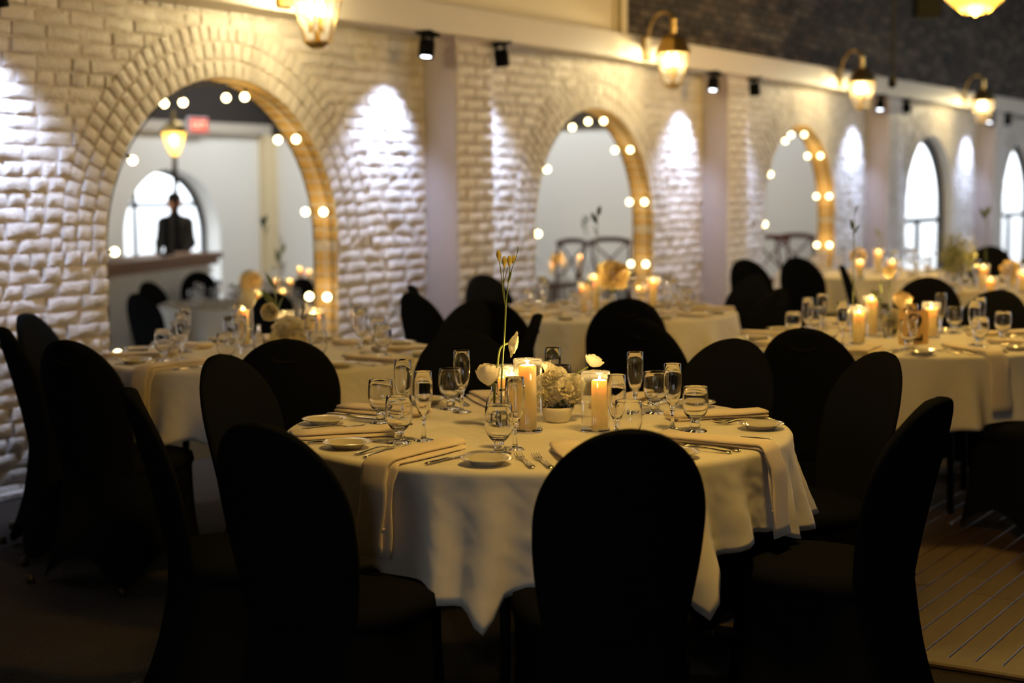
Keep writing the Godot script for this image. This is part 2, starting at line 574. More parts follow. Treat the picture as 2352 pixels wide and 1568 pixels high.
func build_arcade() -> void:
	var top := 2.5
	var st := ns()
	boxp(st, Vector3(-5, LOW, -WT), Vector3(4.0, top, -0.010))
	for k in 5:
		var xl: float = 4.0 if k == 0 else (ACX[k - 1] + ACX[k]) / 2
		var xr: float = 34.0 if k == 4 else (ACX[k] + ACX[k + 1]) / 2
		arch_panel(st, ACX[k], LOW if k < 3 else LOW, top, -0.010, -WT, RA + 0.008, SPR, xl, xr)
	var wall := struct("wall_back", done(st), M.painted_mortar)
	wall.set_meta("label", "painted brick arcade wall with round arches")
	var S := brick_set("stretcher", 9, 0.205, 0.067, 0.017, true)
	var Hd := brick_set("header", 5, 0.098, 0.067, 0.017, true)
	var list := []
	rng.seed = 11
	for c in range(0, 34):
		var y := c * CH + 0.003
		var ym := y + 0.03
		var holes := []
		for k in 5:
			if ym < SPR: holes.append([ACX[k] - RA, ACX[k] + RA])
			elif ym < SPR + RA + RING:
				var hw := sqrt(pow(RA + RING, 2) - pow(ym - SPR, 2))
				holes.append([ACX[k] - hw, ACX[k] + hw])
			holes.append([pier_x(k) - 0.01, pier_x(k) + PIER_W + 0.01])
		var header := c % 6 == 3
		var step := 0.108 if header else 0.215
		var x := 3.6 - fmod(c * 0.1075, 0.215) + rng.randf_range(-0.02, 0.02)
		while x < 29.0:
			var w := step + rng.randf_range(-0.012, 0.012)
			if not header and rng.randf() < 0.1: w *= 0.55
			for s in cut_spans(x + 0.0035, x + w - 0.0035, holes):
				var L: float = s[1] - s[0]
				if L < 0.025: continue
				var b: Mesh = S[rng.randi() % S.size()] if L > 0.13 else Hd[rng.randi() % Hd.size()]
				var base := 0.205 if L > 0.13 else 0.098
				var xf := Transform3D(Basis(Vector3(L / base, 0, 0), Vector3(sin(rng.randf_range(-0.012, 0.012)), 1, 0), Vector3(0, 0, 1)), Vector3(s[0], y + rng.randf_range(-0.003, 0.003), -0.015 + rng.randf_range(-0.006, 0.007)))
				list.append({"mesh": b, "xf": xf, "size": seen_size(Vector3(s[0], y, 0)) * sqrt(L), "tone": rng.randi()})
			x += w
	lay(wall, list, 300, [M.painted_brick_0, M.painted_brick_1, M.painted_brick_2], "brick", "far_bricks")
	# three rings of voussoirs round each arch, and the bricks of soffit and jambs
	var V := brick_set("voussoir", 6, 0.092, 0.066, 0.018, true)
	var V2 := brick_set("soffit", 4, 0.092, 0.068, 0.006, true)
	var vl := []
	var sl := []
	for k in 5:
		for ring in 3:
			var r0 := RA + 0.005 + ring * 0.1
			var n := int(round(PI * (r0 + 0.05) / 0.075))
			for i in n:
				var a := PI * (i + 0.5) / n
				var rad := Vector3(cos(a), sin(a), 0)
				var tan_ := Vector3(-sin(a), cos(a), 0)
				var wid := PI * (r0 + 0.05) / n / 0.0735
				var o: Vector3 = Vector3(ACX[k], SPR, -0.014 + rng.randf_range(-0.003, 0.004)) + rad * r0 - tan_ * 0.033 * wid
				var xf := Transform3D(Basis(rad * 1.03, tan_ * wid * 1.05, Vector3(0, 0, 1)), o)
				vl.append({"mesh": V[rng.randi() % V.size()], "xf": xf, "size": seen_size(o), "tone": rng.randi()})
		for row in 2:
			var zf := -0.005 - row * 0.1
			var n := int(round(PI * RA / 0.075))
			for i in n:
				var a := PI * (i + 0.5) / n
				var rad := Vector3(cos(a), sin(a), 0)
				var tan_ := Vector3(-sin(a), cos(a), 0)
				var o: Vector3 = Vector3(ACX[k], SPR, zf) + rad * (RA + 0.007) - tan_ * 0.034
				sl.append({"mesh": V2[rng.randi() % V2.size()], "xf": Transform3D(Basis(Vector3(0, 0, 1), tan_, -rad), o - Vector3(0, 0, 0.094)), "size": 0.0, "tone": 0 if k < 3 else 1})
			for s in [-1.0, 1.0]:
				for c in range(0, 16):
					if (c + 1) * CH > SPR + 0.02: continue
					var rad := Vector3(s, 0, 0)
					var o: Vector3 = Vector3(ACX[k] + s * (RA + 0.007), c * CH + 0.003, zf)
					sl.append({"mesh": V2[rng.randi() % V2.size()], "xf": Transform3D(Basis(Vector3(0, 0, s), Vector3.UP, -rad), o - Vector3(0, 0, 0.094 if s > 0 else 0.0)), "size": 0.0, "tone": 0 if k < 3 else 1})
	lay(wall, vl, 290, [M.painted_brick_0, M.painted_brick_1], "voussoir", "far_voussoirs")
	lay(wall, sl, 0, [M.soffit_gold, M.painted_brick_0], "soffit_brick", "soffit_bricks")
	# piers
	for k in range(-1, 4):
		var x := pier_x(k)
		var ps := ns()
		boxp(ps, Vector3(x, 0, -0.02), Vector3(x + PIER_W, 2.46, PIER_D - 0.012))
		var p := struct("trim_%d" % (k + 2), done(ps), M.plaster_grey)
		p.set_meta("label", "brick pier with a smooth grey side between two arches")
		var pl := []
		for c in range(0, 33):
			var y := c * CH + 0.003
			var cuts := [0.0, 0.215, 0.43] if c % 2 == 0 else [0.0, 0.108, 0.322, 0.43]
			for i in cuts.size() - 1:
				var L: float = cuts[i + 1] - cuts[i] - 0.01
				var b: Mesh = S[rng.randi() % S.size()] if L > 0.13 else Hd[rng.randi() % Hd.size()]
				var xf := Transform3D(Basis(Vector3(L / (0.205 if L > 0.13 else 0.098), 0, 0), Vector3.UP, Vector3(0, 0, 1)), Vector3(x + cuts[i] + 0.005, y, PIER_D - 0.016 + rng.randf_range(-0.002, 0.002)))
				pl.append({"mesh": b, "xf": xf, "size": 1.0, "tone": rng.randi()})
		lay(p, pl, 200 if k in [0, 1] else 0, [M.painted_brick_0, M.painted_brick_2], "brick", "far_bricks")
	# beam along the top of the arcade
	var beam := struct("trim_6", bevel_mesh(Vector3(-5, 2.453, -WT), Vector3(34, 2.651, 0.27), 0.008), M.beam_paint)
	beam.set_meta("label", "long pale beam over the arches")
	# cream boxed panel over the beam, with its end moulding
	var cp := struct("wall_panel", bevel_mesh(Vector3(-5, 2.651, 0.0), Vector3(10.75, 5.2, 0.2), 0.01), M.cream_panel)
	cp.set_meta("label", "cream boxed panel above the beam")
	part("end_moulding", bevel_mesh(Vector3(10.70, 2.653, 0.0), Vector3(10.80, 5.2, 0.235), 0.008), M.cream_panel, cp)
	part("end_bead", bevel_mesh(Vector3(10.62, 2.653, 0.18), Vector3(10.665, 5.2, 0.215), 0.008), M.cream_panel, cp)
	# dark brick wall above the beam
	var uw := struct("wall_upper", box_mesh(Vector3(10.7, 2.5, -WT), Vector3(34, 5.2, -0.012)), M.dark_mortar)
	var ul := []
	var PB := brick_set("rough_brick", 5, 0.205, 0.063, 0.016, false)
	for c in 34:
		var y := 2.64 + c * CH
		var x := 10.7 - fmod(c * 0.1075, 0.215)
		while x < 33.5:
			x += 0.215
			if x < 10.85: continue
			var xf := Transform3D(Basis(), Vector3(x + rng.randf_range(-0.008, 0.008), y, -0.016 + rng.randf_range(-0.003, 0.006)))
			ul.append({"mesh": PB[rng.randi() % PB.size()], "xf": xf, "size": seen_size(Vector3(x, y, 0)), "tone": rng.randi()})
	lay(uw, ul, 300, [M.dark_brick_0, M.dark_brick_1, M.dark_brick_2, M.dark_brick_0, M.dark_brick_3], "brick", "far_bricks")

func window_wall(called: String, m: Material, p: Vector3, q: Vector3, along: String, wins: Array, y0: float, y1: float) -> MeshInstance3D:
	# a wall box from p to q with rectangular openings [a, b] along x or z between heights y0 and y1
	var st := ns()
	var a0: float = p.x if along == "x" else p.z
	var a1: float = q.x if along == "x" else q.z
	var at := a0
	var seg := func(s: float, e: float, lo: float, hi: float):
		if e - s < 0.001 or hi - lo < 0.001: return
		if along == "x": boxp(st, Vector3(s, lo, p.z), Vector3(e, hi, q.z))
		else: boxp(st, Vector3(p.x, lo, s), Vector3(q.x, hi, e))
	for w in wins:
		seg.call(at, w[0], p.y, q.y)
		seg.call(w[0], w[1], p.y, y0)
		seg.call(w[0], w[1], y1, q.y)
		at = w[1]
	seg.call(at, a1, p.y, q.y)
	return struct(called, done(st), m)

func arched_window(n: int, cx: float, y0: float, spr: float, r: float, z: float, fm: Material, mull: Array, transom: float) -> void:
	# glazed arched window in a wall that runs along x: ring frame, mullions, transom, panes
	var st := ns()
	var w := 0.055
	var nseg := 28
	var outer := []
	var inner := []
	outer.append(Vector2(cx - r, y0))
	inner.append(Vector2(cx - r + w, y0))
	for i in nseg + 1:
		var a := PI - PI * i / nseg
		outer.append(Vector2(cx + cos(a) * r, spr + sin(a) * r))
		inner.append(Vector2(cx + cos(a) * (r - w), spr + sin(a) * (r - w)))
	outer.append(Vector2(cx + r, y0))
	inner.append(Vector2(cx + r - w, y0))
	for i in outer.size() - 1:
		var o0: Vector2 = outer[i]
		var o1: Vector2 = outer[i + 1]
		var i0: Vector2 = inner[i]
		var i1: Vector2 = inner[i + 1]
		quad(st, Vector3(i0.x, i0.y, z + 0.03), Vector3(i1.x, i1.y, z + 0.03), Vector3(o1.x, o1.y, z + 0.03), Vector3(o0.x, o0.y, z + 0.03))
		quad(st, Vector3(o0.x, o0.y, z - 0.03), Vector3(o1.x, o1.y, z - 0.03), Vector3(i1.x, i1.y, z - 0.03), Vector3(i0.x, i0.y, z - 0.03))
		quad(st, Vector3(i0.x, i0.y, z - 0.03), Vector3(i1.x, i1.y, z - 0.03), Vector3(i1.x, i1.y, z + 0.03), Vector3(i0.x, i0.y, z + 0.03))
	var win := struct("window_%d" % n, done(st), fm)
	for mx in mull:
		var x: float = cx + mx
		var hi := transom if absf(mx) < 0.01 else spr + sqrt(maxf(0, (r - w) * (r - w) - mx * mx))
		if transom <= 0: hi = spr + sqrt(maxf(0, (r - w) * (r - w) - mx * mx))
		part("mullion", box_mesh(Vector3(x - 0.02, y0, z - 0.025), Vector3(x + 0.02, hi, z + 0.025)), fm, win)
	if transom > 0:
		var hw := sqrt(maxf(0.0, (r - w) * (r - w) - pow(maxf(0, transom - spr), 2)))
		part("transom", box_mesh(Vector3(cx - hw, transom - 0.03, z - 0.025), Vector3(cx + hw, transom + 0.03, z + 0.025)), fm, win)
	var g := ns()
	var c0 := Vector3(cx, y0, z)
	for i in inner.size() - 1:
		tri(g, c0, Vector3(inner[i + 1].x, inner[i + 1].y, z), Vector3(inner[i].x, inner[i].y, z))
	part("pane", done(g), M.window_pane, win)

func build_shell() -> void:
	# hall: floor, dance floor, ceiling, walls behind and beside the camera
	struct("floor", box_mesh(Vector3(-5, -0.3, 0), Vector3(34, 0, 10)), M.carpet)
	var wf := struct("floor_wood", box_mesh(Vector3(4.66, 0.0, 3.2), Vector3(20, 0.006, 10)), M.floor_trim)
	rng.seed = 5
	var z := 3.22
	while z < 6.2:
		var w := 0.083
		var x := 4.70 - rng.randf() * 0.0
		while x < 8.5:
			var L := rng.randf_range(0.7, 1.5)
			part("plank", bevel_mesh(Vector3(x, 0.004, z), Vector3(x + L - 0.003, 0.016, z + w - 0.003), 0.002), M["plank_%d" % (rng.randi() % 3)], wf)
			x += L
		z += w
	part("edge_strip", bevel_mesh(Vector3(4.62, 0.0, 3.2), Vector3(4.695, 0.02, 10), 0.006), M.floor_trim, wf)
	struct("baseboard_back", bevel_mesh(Vector3(-5, 0, -0.012), Vector3(5.64, 0.035, 0.03), 0.006), M.painted_mortar)
	struct("ceiling", box_mesh(Vector3(-5, 5.2, -0.2), Vector3(34, 5.4, 10)), M.ceiling_black)
	window_wall("wall_left", M.dark_brick_1, Vector3(-5.2, 0, -WT), Vector3(-5, 5.2, 10), "z", [[5.0, 6.1], [7.9, 9.0]], 0.9, 2.8)
	window_wall("wall_front", M.dark_brick_1, Vector3(-5.2, 0, 10), Vector3(34, 5.2, 10.2), "x", [[15.0, 19.0], [19.5, 23.5], [24.0, 28.0], [28.5, 32.5]], 0.5, 4.6)
	struct("wall_right", box_mesh(Vector3(34, 0, -WT), Vector3(34.2, 5.2, 10.2)), M.dark_brick_0)
	# sunken side room
	var f := -9.2
	struct("floor_lower", box_mesh(Vector3(1.0, LOW - 0.2, f), Vector3(17.6, LOW, -WT)), M.lower_floor)
	struct("ceiling_lower", box_mesh(Vector3(1.0, 3.5, f - 0.4), Vector3(17.6, 3.7, -WT)), M.ceiling_black)
	window_wall("wall_side_left", M.white_wall, Vector3(0.8, LOW, f), Vector3(1.0, 3.5, -WT), "z", [[-8.6, -5.2], [-4.4, -1.0]], 0.2, 2.2)
	struct("wall_side_right", box_mesh(Vector3(17.4, LOW, f), Vector3(17.6, 3.5, -WT)), M.white_wall)
	var st := ns()
	var cxs := [15.45, 11.25, 7.05, 2.85]
	for k in 4:
		arch_panel(st, cxs[k], LOW, 3.5, f, f - 0.4, 0.9, 0.88, cxs[k] - 2.1 if k < 3 else 1.0, cxs[k] + 2.1 if k > 0 else 17.6)
	struct("wall_far", done(st), M.white_wall)
	for k in 4:
		arched_window(10 + k, cxs[k], LOW, 0.88, 0.9, f - 0.3, M.frame_dark, [-0.42, 0.36], 1.30)
	struct("trim_8", bevel_mesh(Vector3(1.0, 2.27, f), Vector3(17.4, 2.42, f + 0.12), 0.01), M.beam_paint)
	struct("wall_far_upper", box_mesh(Vector3(1.0, 2.42, f), Vector3(17.4, 3.5, f + 0.05)), M.dark_brick_2)
	struct("wall_side_right_upper", box_mesh(Vector3(17.34, 2.25, f), Vector3(17.4, 3.5, -WT)), M.dark_brick_2)
	struct("trim_9", bevel_mesh(Vector3(17.18, LOW, f), Vector3(17.4, 2.27, f + 0.16), 0.01), M.cream_column)
	# the two glazed arches of the arcade
	for k in [3, 4]:
		arched_window(k - 2, ACX[k], LOW, SPR, RA, -WT + 0.03, M.frame_dark, [0.0], SPR - 0.1)

# ------------------------------------------------------------------ lamps
const WARM := Color(1.0, 0.80, 0.45)

func make_sconce() -> Node3D:
	var t := thing("wall_lantern", "brass wall lantern", "lantern")
	# origin on the wall plane at the foot of the glass; the lantern hangs at z = 0.2
	var z := 0.2
	part("backplate", bevel_mesh(Vector3(-0.05, 0.19, -0.0), Vector3(0.05, 0.345, 0.025), 0.012), M.brass, t)
	var pts := spline([Vector3(0, 0.33, 0.02), Vector3(0, 0.41, 0.04), Vector3(0, 0.475, 0.085), Vector3(0, 0.49, 0.14), Vector3(0, 0.47, 0.18), Vector3(0, 0.44, 0.2)], 18)
	part("arm", tube_mesh(pts, [0.009], 8), M.brass, t)
	var n := 6
	var ring := func(r: float, y: float) -> Array:
		var a := []
		for k in n: a.append(Vector3(cos(TAU * (k + 0.5) / n) * r, y, z + sin(TAU * (k + 0.5) / n) * r))
		return a
	var lo: Array = ring.call(0.062, 0.03)
	var hi: Array = ring.call(0.118, 0.225)
	for k in n:
		var l := (k + 1) % n
		var g := ns()
		quad(g, lo[k], hi[k], hi[l], lo[l])
		part("pane", done(g), M.clear_pane, t)
		part("glazing_bar", tube_mesh([lo[k], hi[k]], [0.0035], 6), M.brass, t)
	var cap := ns()
	rings(cap, [ring.call(0.126, 0.222), ring.call(0.130, 0.236), ring.call(0.105, 0.275), ring.call(0.082, 0.315), ring.call(0.05, 0.34), ring.call(0.03, 0.345)])
	part("cap", done(cap), M.brass, t)
	part("finial", lathe_mesh([Vector2(0, 0.34), Vector2(0.022, 0.345), Vector2(0.014, 0.37), Vector2(0.024, 0.39), Vector2(0.012, 0.41), Vector2(0.02, 0.43), Vector2(0.016, 0.45), Vector2(0, 0.475)], 12), M.brass, t, Vector3(0, 0, z))
	var bs := ns()
	rings(bs, [ring.call(0.03, 0.0), ring.call(0.05, 0.012), ring.call(0.066, 0.022), ring.call(0.066, 0.032)])
	part("base_ring", done(bs), M.brass, t)
	var sp := ns(true)
	lathe(sp, [Vector2(0, 0.03), Vector2(0.012, 0.03), Vector2(0.008, 0.06), Vector2(0.02, 0.075), Vector2(0, 0.08)], 10, Vector3(0, 0, z))
	for k in 3:
		var a := TAU * k / 3
		var c := Vector3(cos(a) * 0.03, 0, z + sin(a) * 0.03)
		lathe(sp, [Vector2(0, 0.07), Vector2(0.011, 0.075), Vector2(0.009, 0.145), Vector2(0, 0.15)], 10, c)
	part("candle_holder", done(sp), M.brass, t)
	for k in 3:
		var a := TAU * k / 3
		var b := part("bulb", lathe_mesh([Vector2(0, 0.122), Vector2(0.010, 0.128), Vector2(0.017, 0.15), Vector2(0.013, 0.18), Vector2(0.004, 0.205), Vector2(0, 0.21)], 10), M.bulb_warm, t, Vector3(cos(a) * 0.03, 0.018, z + sin(a) * 0.03))
		omni(b, Vector3(0, 0.16, 0), Color(1.0, 0.92, 0.70), 0.27, 0.015)
	return t

func make_spot() -> Node3D:
	var t := thing("wall_spotlight", "black spotlight", "spotlight")
	# origin at the lens; hangs from the beam
	var st := ns(true)
	lathe(st, [Vector2(0, 0.10), Vector2(0.04, 0.10), Vector2(0.05, 0.08), Vector2(0.05, -0.01), Vector2(0.044, -0.01), Vector2(0.042, 0.012), Vector2(0, 0.012)], 18)
	part("housing", done(st), M.black_housing, t)
	part("lens", lathe_mesh([Vector2(0, -0.006), Vector2(0.03, -0.004), Vector2(0.0405, 0.004), Vector2(0.0405, 0.011), Vector2(0, 0.011)], 16), M.bulb_cool, t)
	part("yoke", box_mesh(Vector3(-0.056, 0.04, -0.012), Vector3(-0.051, 0.13, 0.012)), M.black_housing, t)
	part("yoke", box_mesh(Vector3(0.051, 0.04, -0.012), Vector3(0.056, 0.13, 0.012)), M.black_housing, t)
	part("bracket", bevel_mesh(Vector3(-0.06, 0.13, -0.06), Vector3(0.06, 0.15, 0.06), 0.004), M.black_housing, t)
	var l := SpotLight3D.new()
	l.name = "lamp_light"
	l.light_color = Color(0.74, 0.82, 1.0)
	l.light_energy = 5.0
	l.spot_angle = 42.0
	l.spot_angle_attenuation = 1.0
	l.spot_range = 40.0
	l.spot_attenuation = 2.0
	l.light_size = 0.03
	l.shadow_enabled = true
	t.add_child(l)
	l.position = Vector3(0, -0.03, 0)
	l.rotation = Vector3(deg_to_rad(-70), 0, 0)
	return t

func string_lights(k: int) -> void:
	var cx: float = ACX[k]
	var names := ["the arch that frames the bar", "the arch behind the peach flowers", "the arch behind the tall stools"]
	for row in 2:
		var z := -0.03 - row * 0.14
		var t := thing("string_light", "festoon of clear bulbs along the %s edge of %s" % [["hall-side", "far"][row], names[k]], "string light")
		var pts := []
		var path := func(s: float) -> Vector3:
			# s in metres from the foot of the left jamb
			var jl := SPR
			var r := RA - 0.022
			if s < jl: return Vector3(cx - r, s, z)
			if s > jl + PI * r: return Vector3(cx + r, SPR - (s - jl - PI * r), z)
			var a := PI - (s - jl) / r
			return Vector3(cx + cos(a) * r, SPR + sin(a) * r, z)
		var total := 2 * SPR + PI * (RA - 0.022)
		for i in 61:
			pts.append(path.call(0.1 + (total - 0.2) * i / 60.0))
		part("cable", tube_mesh(pts, [0.004], 5), M.cable, t)
		var s := 0.63 - 0.02 * k
		while s < total - 0.2:
			var p: Vector3 = path.call(s)
			var inw := (Vector3(cx, maxf(p.y if p.y < SPR else SPR, 0.0), z) - p).normalized()
			if p.y < SPR: inw = Vector3(signf(cx - p.x), 0, 0)
			var so := part("socket", tube_mesh([p, p + inw * 0.03], [0.009], 8), M.cable, t)
			var st := ns(true)
			lathe(st, [Vector2(0, -0.025), Vector2(0.012, -0.022), Vector2(0.021, -0.0135), Vector2(0.025, 0.0), Vector2(0.021, 0.0135), Vector2(0.012, 0.022), Vector2(0, 0.025)], 14)
			part("bulb", done(st), M.bulb_string, t, p + inw * 0.052)
			omni(t, p + inw * 0.052, Color(1.0, 0.81, 0.43), 0.018, 0.015)
			s += 0.53

func make_chandelier() -> Node3D:
	var t := thing("chandelier", "amber glass bowl chandelier", "chandelier")
	# origin at the underside of the bowl
	var prof := [Vector2(0.09, 0.0), Vector2(0.16, 0.05), Vector2(0.235, 0.12), Vector2(0.29, 0.20), Vector2(0.30, 0.26)]
	var n := 20
	for k in n:
		var g := ns()
		for i in prof.size() - 1:
			var a := TAU * k / n
			var b := TAU * (k + 1) / n
			var p: Vector2 = prof[i]
			var q: Vector2 = prof[i + 1]
			quad(g, Vector3(cos(a) * p.x, p.y, sin(a) * p.x), Vector3(cos(a) * q.x, q.y, sin(a) * q.x), Vector3(cos(b) * q.x, q.y, sin(b) * q.x), Vector3(cos(b) * p.x, p.y, sin(b) * p.x))
		part("glass_panel", done(g), M.amber_glass, t)
		var pts := []
		for p in prof: pts.append(Vector3(cos(TAU * k / n) * p.x, p.y, sin(TAU * k / n) * p.x))
		part("rib", tube_mesh(pts, [0.004], 5), M.brass, t)
	var rim := []
	for k in 33: rim.append(Vector3(cos(TAU * k / 32) * 0.302, 0.26, sin(TAU * k / 32) * 0.302))
	part("rim_ring", tube_mesh(rim, [0.01], 6), M.brass, t)
	part("base_disc", lathe_mesh([Vector2(0, -0.03), Vector2(0.012, -0.02), Vector2(0.02, -0.008), Vector2(0.092, -0.004), Vector2(0.094, 0.004), Vector2(0, 0.006)], 20), M.brass, t)
	part("rod", lathe_mesh([Vector2(0, 0.0), Vector2(0.012, 0.0), Vector2(0.012, 0.55), Vector2(0.03, 0.58), Vector2(0, 0.6)], 10), M.brass, t)
	part("chain", tube_mesh([Vector3(0, 0.6, 0), Vector3(0, 2.39, 0)], [0.007], 6), M.brass, t)
	part("ceiling_canopy", lathe_mesh([Vector2(0, 2.35), Vector2(0.07, 2.38), Vector2(0.08, 2.41), Vector2(0, 2.41)], 16), M.brass, t)
	for k in 4:
		var a := TAU * (k + 0.5) / 4
		var b := part("bulb", lathe_mesh([Vector2(0, -0.03), Vector2(0.02, -0.02), Vector2(0.03, 0.0), Vector2(0.02, 0.03), Vector2(0, 0.045)], 12), M.bulb_warm, t, Vector3(cos(a) * 0.12, 0.16, sin(a) * 0.12))
	return t

func build_lamps() -> void:
	var s0 := make_sconce()
	var sl := ["brass wall lantern over the arch that frames the bar", "brass wall lantern at the end of the cream panel", "brass wall lantern over the arch with the tall stools behind", "brass wall lantern over the arched window between two pillars"]
	var sx := [6.73, 11.02, 15.20, 19.45]
	for i in 4:
		var p := Vector3(sx[i], 2.235, 0.27)
		if i == 0:
			s0.position = p
			s0.scale = Vector3.ONE * 1.2
			tag(s0, sl[0], "lantern", "brass lanterns along the beam")
		else:
			copy_of(s0, "wall_lantern", sl[i], "brass lanterns along the beam", p)
	var sp := make_spot()
	var first := true
	for k in range(-1, 4):
		for side in 2:
			var x := pier_x(k) - 0.37 if side == 0 else pier_x(k) + PIER_W + 0.08
			var p := Vector3(x, 2.30, 0.27)
			var lb := "black spotlight under the beam on the near side of %s pier" if side == 0 else "black spotlight under the beam on the far side of %s pier"
			var which: String = ["the pier beside the bare brick", "the pier between the bar arch and the peach-flower", "the pier before the tall-stool arch", "the pier before the first arched window", "the pier between two arched windows"][k + 1]
			lb = ("black spotlight on the near side of " if side == 0 else "black spotlight on the far side of ") + which
			if first:
				sp.position = p
				sp.rotation.z = -0.16
				tag(sp, lb, "spotlight", "black spotlights under the beam")
				first = false
			else:
				copy_of(sp, "wall_spotlight", lb, "black spotlights under the beam", p).rotation.z = -0.16 if side == 0 else 0.2
	for k in 3: string_lights(k)
	var c0 := make_chandelier()
	var cx := [12.19, 7.6, 3.5]
	var cz := [2.5, 4.3, 4.55]
	for i in 3:
		var p := Vector3(cx[i], 2.79, cz[i])
		var c := c0
		if i == 0: c0.position = p
		else: c = copy_of(c0, "chandelier", "amber glass bowl chandelier on a brass chain", "amber bowl chandeliers down the hall", p)
		tag(c, "amber glass bowl chandelier on a brass chain", "chandelier", "amber bowl chandeliers down the hall")
	for i in 3:
		if i == 0: omni(self, Vector3(cx[i], 3.14, cz[i]), Color(1.0, 0.84, 0.50), 1.3, 0.15, "chandelier_uplight_%d" % i)
		omni(self, Vector3(cx[i], 2.70, cz[i]), Color(1.0, 0.80, 0.40), CHAND, 0.15, "chandelier_light_%d" % i)
	# black loudspeaker hung near the chandelier, chain with a hook
	var sk := thing("loudspeaker", "black box loudspeaker hanging near the chandelier", "loudspeaker", Vector3(13.0, 2.86, 1.86), 0.5)
	part("cabinet", bevel_mesh(Vector3(-0.11, 0, -0.1), Vector3(0.11, 0.36, 0.1), 0.012), M.black_housing, sk)
	part("grille", bevel_mesh(Vector3(-0.095, 0.02, 0.1), Vector3(0.095, 0.34, 0.106), 0.003), M.iron, sk)
	part("bracket", tube_mesh([Vector3(0, 0.36, 0), Vector3(0, 2.36, 0)], [0.012], 6), M.black_housing, sk)
	var ch := thing("hanging_chain", "dark hanging chain with a round weight in front of dark bricks", "chain", Vector3(12.0, 2.26, 1.92))
	var lk := ns(true)
	var y := 0.1
	while y < 2.9:
		var pts := []
		for k in 13:
			var a := TAU * k / 12
			var flip := int(round(y / 0.05)) % 2 == 0
			var ox := cos(a) * 0.016
			pts.append(Vector3(ox if flip else 0.0, y + sin(a) * 0.032, 0.0 if flip else ox))
		tube(lk, pts, [0.0045], 5)
		y += 0.05
	part("links", done(lk), M.iron, ch).set_meta("kind", "stuff")
	part("weight", lathe_mesh([Vector2(0, -0.03), Vector2(0.025, -0.02), Vector2(0.035, 0.01), Vector2(0.025, 0.05), Vector2(0.008, 0.08), Vector2(0, 0.085)], 14), M.iron, ch)

const ADDED_LAMP := 3.6  # strength of the added lamps that brighten the sunken room walls
const CHAND := 3.0

# ------------------------------------------------------------------ furniture
func super_ring(hx: float, hz: float, y: float, cz: float, n: int, e := 3.2, cx := 0.0) -> Array:
	var a := []
	for k in n:
		var t := TAU * k / n
		var c := cos(t)
		var s := sin(t)
		a.append(Vector3(cx + signf(c) * pow(absf(c), 2.0 / e) * hx, y, cz + signf(s) * pow(absf(s), 2.0 / e) * hz))
	return a

